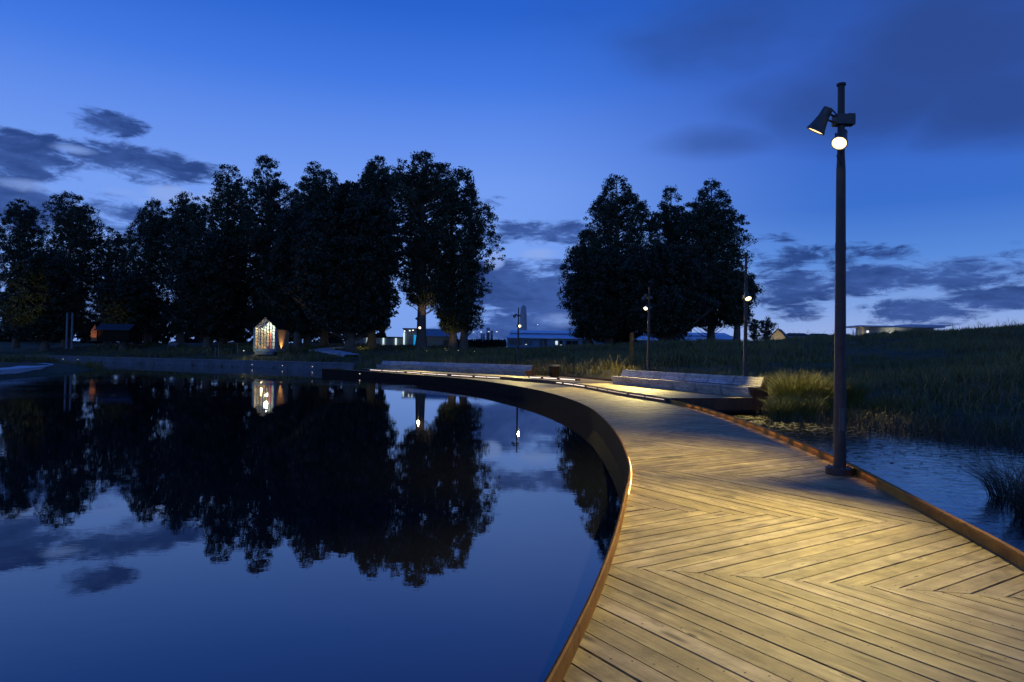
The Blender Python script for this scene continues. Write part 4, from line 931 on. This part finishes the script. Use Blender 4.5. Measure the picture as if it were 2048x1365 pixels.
# house gable and low roofs on the right skyline
gp_ = at(1556, 676, 112)
GH = empty('gabled_house', (gp_.x, 112, gp_.z - 1.0), 'house with a warm lit gable under a dark roof on the right skyline', 'house', rz=-.48)
hw_ = 19 / FPX * 112; hh_ = 19 / FPX * 112 + 1.0
MB().face_set([(-hw_ * .8, 0, 0), (hw_ * .8, 0, 0), (hw_ * .8, 0, 1.0), (0, 0, hh_ - .2), (-hw_ * .8, 0, 1.0), (-hw_ * .8, 5, 0), (hw_ * .8, 5, 0), (hw_ * .8, 5, 1.0), (0, 5, hh_ - .2), (-hw_ * .8, 5, 1.0)],
              [(0, 1, 2, 3, 4), (9, 8, 7, 6, 5), (1, 6, 7, 2), (5, 0, 4, 9)]).build('wall', ym, GH)
r_ = MB()
for s in (-1, 1):
    vs = [(s * hw_ * 1.12, -.5, .72), (0, -.5, hh_), (0, 5.2, hh_), (s * hw_ * 1.12, 5.2, .72)]; r_.hexa([(v[0], v[1], v[2] - .16) for v in vs] + vs)
r_.build('roof', black_mat, GH)
wash(GH, (0, -2.0, 1.0), (0, 0, hh_ * .55), 60, (1, .78, .4), 90)
for k, (px, py, hwp) in enumerate(((1600, 666, 26), (1645, 667, 24), (1690, 667.5, 22))):
    p = at(px, py, 150); H_ = empty('far_house', (p.x, 150, p.z - 2.6), ('low dark roof beside the lit gable on the skyline', 'second low dark roof on the skyline, left of the big lamp post', 'low dark roof partly behind the big lamp post')[k], 'house', 'dark far houses on the skyline')
    hw2 = hwp / FPX * 150; MB().box((0, 2, 1), (hw2 * 1.8, 4, 2)).build('wall', blue_wall, H_)
    r_ = MB(); r_.face_set([(-hw2, -.3, 1.9), (hw2, -.3, 1.9), (hw2, 4.3, 1.9), (-hw2, 4.3, 1.9), (-hw2 * .6, 2, 2.6), (hw2 * .6, 2, 2.6)], [(0, 1, 5, 4), (1, 2, 5), (2, 3, 4, 5), (3, 0, 4), (3, 2, 1, 0)]); r_.build('roof', black_mat, H_)
# flat-roofed building on the hill
F0 = at(1714, 652, 165); F1 = at(1880, 653, 165)
FB = empty('flat_roofed_building', (F0.x, 165, F0.z - 3.4), 'long flat-roofed pale building with a lit canopy on the right hilltop', 'building')
LF = F1.x - F0.x; canopy = material('canopy', (.55, .58, .66), .6)
MB().box((LF / 2, 2.5, 3.3), (LF + .6, 8, .35)).build('roof', canopy, FB)
r_ = MB(); r_.hexa([(LF * .62, -.5, 3.5), (LF * 1.12, -.5, 3.6), (LF * 1.12, 6, 3.6), (LF * .62, 6, 3.5), (LF * .62, -.5, 3.95), (LF * 1.12, -.5, 3.8), (LF * 1.12, 6, 3.8), (LF * .62, 6, 3.95)]); r_.build('roof', canopy, FB)
MB().box((LF / 2 + 1.2, 4, 1.6), (LF - 3.0, 4, 3.2)).build('wall', wh, FB)
for k, f in enumerate((.02, .075)): MB().box((LF * f, .2, 1.6), (.22, .22, 3.2)).build('column', ym, FB)
for k, f in enumerate((.18, .45, .47, .70)): MB().box((LF * f, 1.95, 2.1 if k != 1 else 1.9), (.45, .06, .35)).build('window', material('office_light', (.9, .9, .8), .5, emit=(1, .95, .8), estr=2.0) if 'office_light' not in bpy.data.materials else bpy.data.materials['office_light'], FB)
wash(FB, (LF * .05, -.2, .6), (LF * .06, 2, 2.8), 160, (1, .75, .35), 110); wash(FB, (LF * .45, -.6, .8), (LF * .48, 3, 2.2), 160, (1, .95, .7), 120)

# ------------------------------------------------------------------ garden lights, posts
def garden_light(px, py, Y, label, tgt=None, wt=0, col=(1, .78, .3), size=60, lens=dot_warm):
    p = at(px, py, Y); z = p.z
    r = empty('garden_spotlight', (p.x, p.y, z), label, 'garden light', 'garden spotlights among the trees')
    MB().tube([(0, 0, -.6), (0, 0, 0)], .035, 8).build('stake', head_mat, r)
    MB().lathe([(.0, -.02), (.07, 0), (.09, .16)], 12, Matrix.Rotation(.5, 4, 'X'), 0, False).build('housing', head_mat, r, True)
    MB().lathe([(.001, .13), (.08, .135)], 12, Matrix.Rotation(.5, 4, 'X'), 0, False).build('lens', lens, r)
    if wt: spot(r, (0, 0, .2), Vector(tgt) - Vector((p.x, p.y, z)), wt, size, .6, col, .05)
def T(px, py, Y): return at(px, py, Y)
garden_light(893, 703, 90.5, 'garden spotlight lighting yellow leaves at the foot of the open tree', T(892, 660, 97), 500, (1, .8, .25), 45)
garden_light(853, 704, 91, 'garden spotlight lighting the bare trunk of the tallest open tree', T(850, 590, 96), 1300, (1, .74, .38), 24)
garden_light(488, 704, 82, 'bright garden spotlight in the grass left of the pavilion', T(500, 690, 86), 120, (.95, 1, .55), 110, dot_white)
garden_light(24, 655, 104, 'garden spotlight under the lamplit tree at the far left', T(30, 590, 113), 800, (1, .95, .3), 60, lens_off)
garden_light(218, 650, 106, 'garden spotlight behind the cabin roof', T(222, 630, 113), 160, (1, .95, .35), 60, lens_off)
garden_light(722, 696, 93, 'garden spotlight lighting olive leaves in front of the white building', T(716, 672, 100), 340, (.95, .9, .2), 70, lens_off)
garden_light(917, 703.5, 84, 'small white light on the lawn, left of the two'); garden_light(948, 705.5, 80, 'small white light on the lawn, right of the two')
for px, lab in ((133, 'left one of two slim grey posts by the left trees'), (143.5, 'right one of two slim grey posts by the left trees')):
    p = at(px, 690, 104); q = at(px, 627, 104); r = empty('slim_post', (p.x, p.y, p.z - .6), lab, 'post', 'pair of slim posts')
    MB().tube([(0, 0, 0), (0, 0, q.z - p.z + .6)], [.16, .14], 8).build('shaft', concrete, r); MB().lathe([(.18, 0), (.18, .08), (.1, .12)], 8, Matrix.Translation((0, 0, q.z - p.z + .6))).build('cap', head_mat, r)
for px, lab in ((1463 / 4, 'thin stake in the grass left of the pavilion, far left one'), (430, 'thin stake in the grass left of the pavilion, middle one'), (438, 'thin stake in the grass, close to the middle one'), (475, 'leaning thin stake in the grass beside the pavilion spotlight')):
    p = at(px, 704, 88); r = empty('garden_stake', (p.x, p.y, gz(p.x, p.y) - .2), lab, 'stake', 'thin stakes in the grass'); MB().tube([(0, 0, 0), (rnd.uniform(-.1, .1), 0, 1.5)], [.035, .03], 6).build('stick', concrete, r)
p = at(345, 680, 112); r = empty('garden_bench', (p.x, p.y, gz(p.x, p.y)), 'pale garden bench among the trunks left of the pavilion', 'bench')
MB().box((0, 0, .45), (1.6, .45, .07)).build('seat', concrete, r); MB().box((0, .25, .75), (1.6, .06, .35)).build('backrest', concrete, r)
for s in (-1, 1): MB().box((s * .6, 0, .2), (.1, .4, .43)).build('leg', concrete, r)

# ------------------------------------------------------------------ grass, tussocks, reeds, pond weed
def blades(P, h, wdt, bend, g, az_=None):
    n = len(P); an = g.uniform(0, 2 * PI, n); bd = g.uniform(0, 2 * PI, n) if az_ is None else az_
    sx_, sy_ = np.cos(an) * wdt / 2, np.sin(an) * wdt / 2; bx, by = np.cos(bd) * bend, np.sin(bd) * bend
    def lv(t, wf, dr):
        c = P + np.stack([bx * t ** 2, by * t ** 2, h * (t - dr * t * t)], 1); o = np.stack([sx_ * wf, sy_ * wf, np.zeros(n)], 1); return c - o, c + o
    dr = np.clip(bend / np.maximum(h, .01) * .28, 0, .45)
    def lv2(t, wf):
        c = P + np.stack([bx * t ** 2, by * t ** 2, h * (t - dr * t ** 3)], 1); o = np.stack([sx_ * wf, sy_ * wf, np.zeros(n)], 1); return c - o, c + o
    a0, b0 = lv2(0, 1.0); a1, b1 = lv2(.4, .85); a2, b2 = lv2(.75, .55); a3, b3 = lv2(1.0, .08)
    V = np.stack([a0, b0, a1, b1, a2, b2, a3, b3], 1).reshape(-1, 3); k = np.arange(n)[:, None] * 8
    F = np.concatenate([k + np.array([[0, 1, 3, 2]]), k + np.array([[2, 3, 5, 4]]), k + np.array([[4, 5, 7, 6]])], 0)
    return V, F
WALKPOLY = [tuple(p) for p in LEFT] + [tuple(p) for p in RIGHT[::-1]]
def grass_field(name, n, xr, yr, per, hr, wr, seed, poly_ok=None, spread=.22, mat=grass_mat):
    g = np.random.default_rng(seed); Q = np.stack([g.uniform(*xr, n), yr[0] + (yr[1] - yr[0]) * g.uniform(0, 1, n) ** 1.35], 1)
    k = ~inside(Q, POND) & ~inside(Q, TERRACE) & ~inside(Q, WALKPOLY) & (poly_dist(Q, TERRACE) > .35)
    k &= np.abs(Q[:, 0] / Q[:, 1] - .05) < .9
    k &= poly_dist(Q, [(p.x, p.y) for p in gp], False) > 1.6
    nz = vnoise(Q[:, 0], Q[:, 1], 4.0, seed) + .6 * vnoise(Q[:, 0], Q[:, 1], 1.7, seed + 1); k &= nz > g.uniform(-.45, -.05, n)
    Q = Q[k]; clump = .45 + 1.2 * np.clip(nz[k] + .4, 0, 1)
    P = np.repeat(Q, per, 0) + g.normal(0, spread, (len(Q) * per, 2)); sc = np.repeat(clump, per); k = ~inside(P, TERRACE) & ~inside(P, WALKPOLY) & (poly_dist(P, TERRACE) > .12); P = P[k]; sc = sc[k]
    h = g.uniform(*hr, len(P)) * sc; V, F = blades(np.column_stack([P, ground(P) - .03]), h, g.uniform(*wr, len(P)), h * g.uniform(.15, .8, len(P)), g)
    tone = np.clip(g.uniform(-.1, .5, len(P)) + 1.0 * vnoise(P[:, 0], P[:, 1], 6, 2) + .3, 0, 1)
    return tag(raw_mesh(name, V, F, mat, None, None, np.tile(tone, 3)), kind='stuff')
o = grass_field('grass', 11000, (4, 62), (17, 78), 14, (.16, .5), (.02, .045), 31); tag(o, 'rough meadow grass covering the bank right of the boardwalk', 'grass')
o = grass_field('grass', 3600, (-12, 22), (40, 112), 14, (.3, .7), (.035, .07), 32); tag(o, 'rough grass behind the farther bench', 'grass')
o = grass_field('grass', 3600, (-75, -8), (63, 122), 14, (.3, .7), (.04, .08), 33); tag(o, 'grass on the far lake shore around the pavilion', 'grass')
o = grass_field('grass', 900, (6, 62), (22, 78), 6, (.5, 1.05), (.02, .04), 34); tag(o, 'taller scattered weeds standing out of the bank grass', 'weeds')
def tussock(x, y, r, h, n, label, group, mat=straw_mat, bendf=(.1, .75), wd=(.008, .018), seed=1, z=WATER, cat='tussock', name='tussock'):
    g = np.random.default_rng(seed); rr = r * .45 * np.sqrt(g.uniform(0, 1, n)); th = g.uniform(0, 2 * PI, n)
    P = np.stack([rr * np.cos(th), rr * np.sin(th), np.zeros(n) - .05], 1); hh = h * g.uniform(.45, 1.08, n); out = th + g.normal(0, .6, n)
    V, F = blades(P, hh, g.uniform(*wd, n), hh * g.uniform(*bendf, n), g, out)
    o = raw_mesh(name, V, F, mat, None, None, np.tile(g.uniform(0, 1, n), 3)); o.location = (x, y, z); return tag(o, label, cat, group)
TG = 'tussocks of grass by the end of the closer bench'
for i, (x, y, r, h, n, lab) in enumerate(((8.45, 21.3, .8, .75, 800, 'dark low tussock in the water under the end of the closer bench'), (9.35, 22.4, 1.1, 1.45, 1500, 'tallest golden tussock right of the closer bench end'),
                                       (10.15, 22.3, 1.1, 1.25, 1300, 'lamplit green-gold tussock between the tallest one and the big lamp post'), (11.0, 22.6, 1.2, 1.1, 1100, 'tussock just left of the big lamp post pole'), (9.2, 21.3, .8, .85, 700, 'short ragged tussock at the waterline'), (12.0, 21.6, 1.3, .8, 900, 'dim tussock right of the big lamp post pole'), (10.4, 21.3, .9, .42, 500, 'low bright green tuft at the water edge left of the big lamp post'))):
    tussock(x, y, r, h * 1.12, int(n * 1.6), lab, TG, seed=200 + i, z=WATER if y < 21.9 else gz(x, y) - .02)
RG2 = 'reed clumps at the right edge'
for i, (x, y, r, h, n, lab) in enumerate(((6.45, 8.3, .55, .95, 520, 'dark arching reed clump in the pond at the right edge'), (6.9, 9.4, .6, .9, 420, 'reed clump behind the arching one at the right edge'), (6.15, 7.3, .4, .6, 260, 'low reed clump nearest the camera at the right edge'))):
    tussock(x, y, r, h, n, lab, RG2, reed_mat, (.4, 1.4), (.004, .009), 240 + i, cat='reeds', name='reed_clump')
# thin reeds growing along the far side of the right pond, and weed on its surface
g = np.random.default_rng(99); n = 9000
Q = np.stack([g.uniform(5.6, 17, n), g.uniform(9, 24, n)], 1); k = inside(Q, POND) & (g.random(n) < np.clip((Q[:, 1] - 10.5 - .15 * (Q[:, 0] - 6)) / 6, 0, 1)); Q = Q[k]
a = g.uniform(0, 2 * PI, len(Q)); s = g.uniform(.015, .075, len(Q)); u_ = np.stack([np.cos(a) * s * 1.6, np.sin(a) * s * .9, np.zeros(len(Q))], 1); v_ = np.stack([-np.sin(a) * s * .6, np.cos(a) * s * .6, np.zeros(len(Q))], 1)
Pq = np.column_stack([Q, np.full(len(Q), WATER + .006) + g.uniform(0, .008, len(Q))])
o = raw_mesh('pond_weed', np.stack([Pq - u_, Pq + v_, Pq + u_, Pq - v_], 1).reshape(-1, 3), np.arange(4 * len(Q)).reshape(-1, 4), reed_mat, None, None, g.uniform(0, 1, len(Q))); tag(o, 'floating weed scattered over the right-hand pond', 'pond weed', None, 'stuff')
n = 2600; Q = np.stack([g.uniform(7, 18, n), g.uniform(12, 23, n)], 1); d = poly_dist(Q, POND); k = (d < 2.2) & (inside(Q, POND) | (d < .8)) & (Q[:, 0] > 8); Q = np.repeat(Q[k], 5, 0) + g.normal(0, .12, (k.sum() * 5, 2))
h = g.uniform(.15, .5, len(Q)); V, F = blades(np.column_stack([Q, np.maximum(ground(Q), WATER) - .02]), h, g.uniform(.008, .02, len(Q)), h * g.uniform(.1, .7, len(Q)), g)
o = raw_mesh('shore_reeds', V, F, reed_mat, None, None, np.tile(g.uniform(0, 1, len(Q)), 3)); tag(o, 'dark reeds along the bank of the right-hand pond', 'reeds', None, 'stuff')
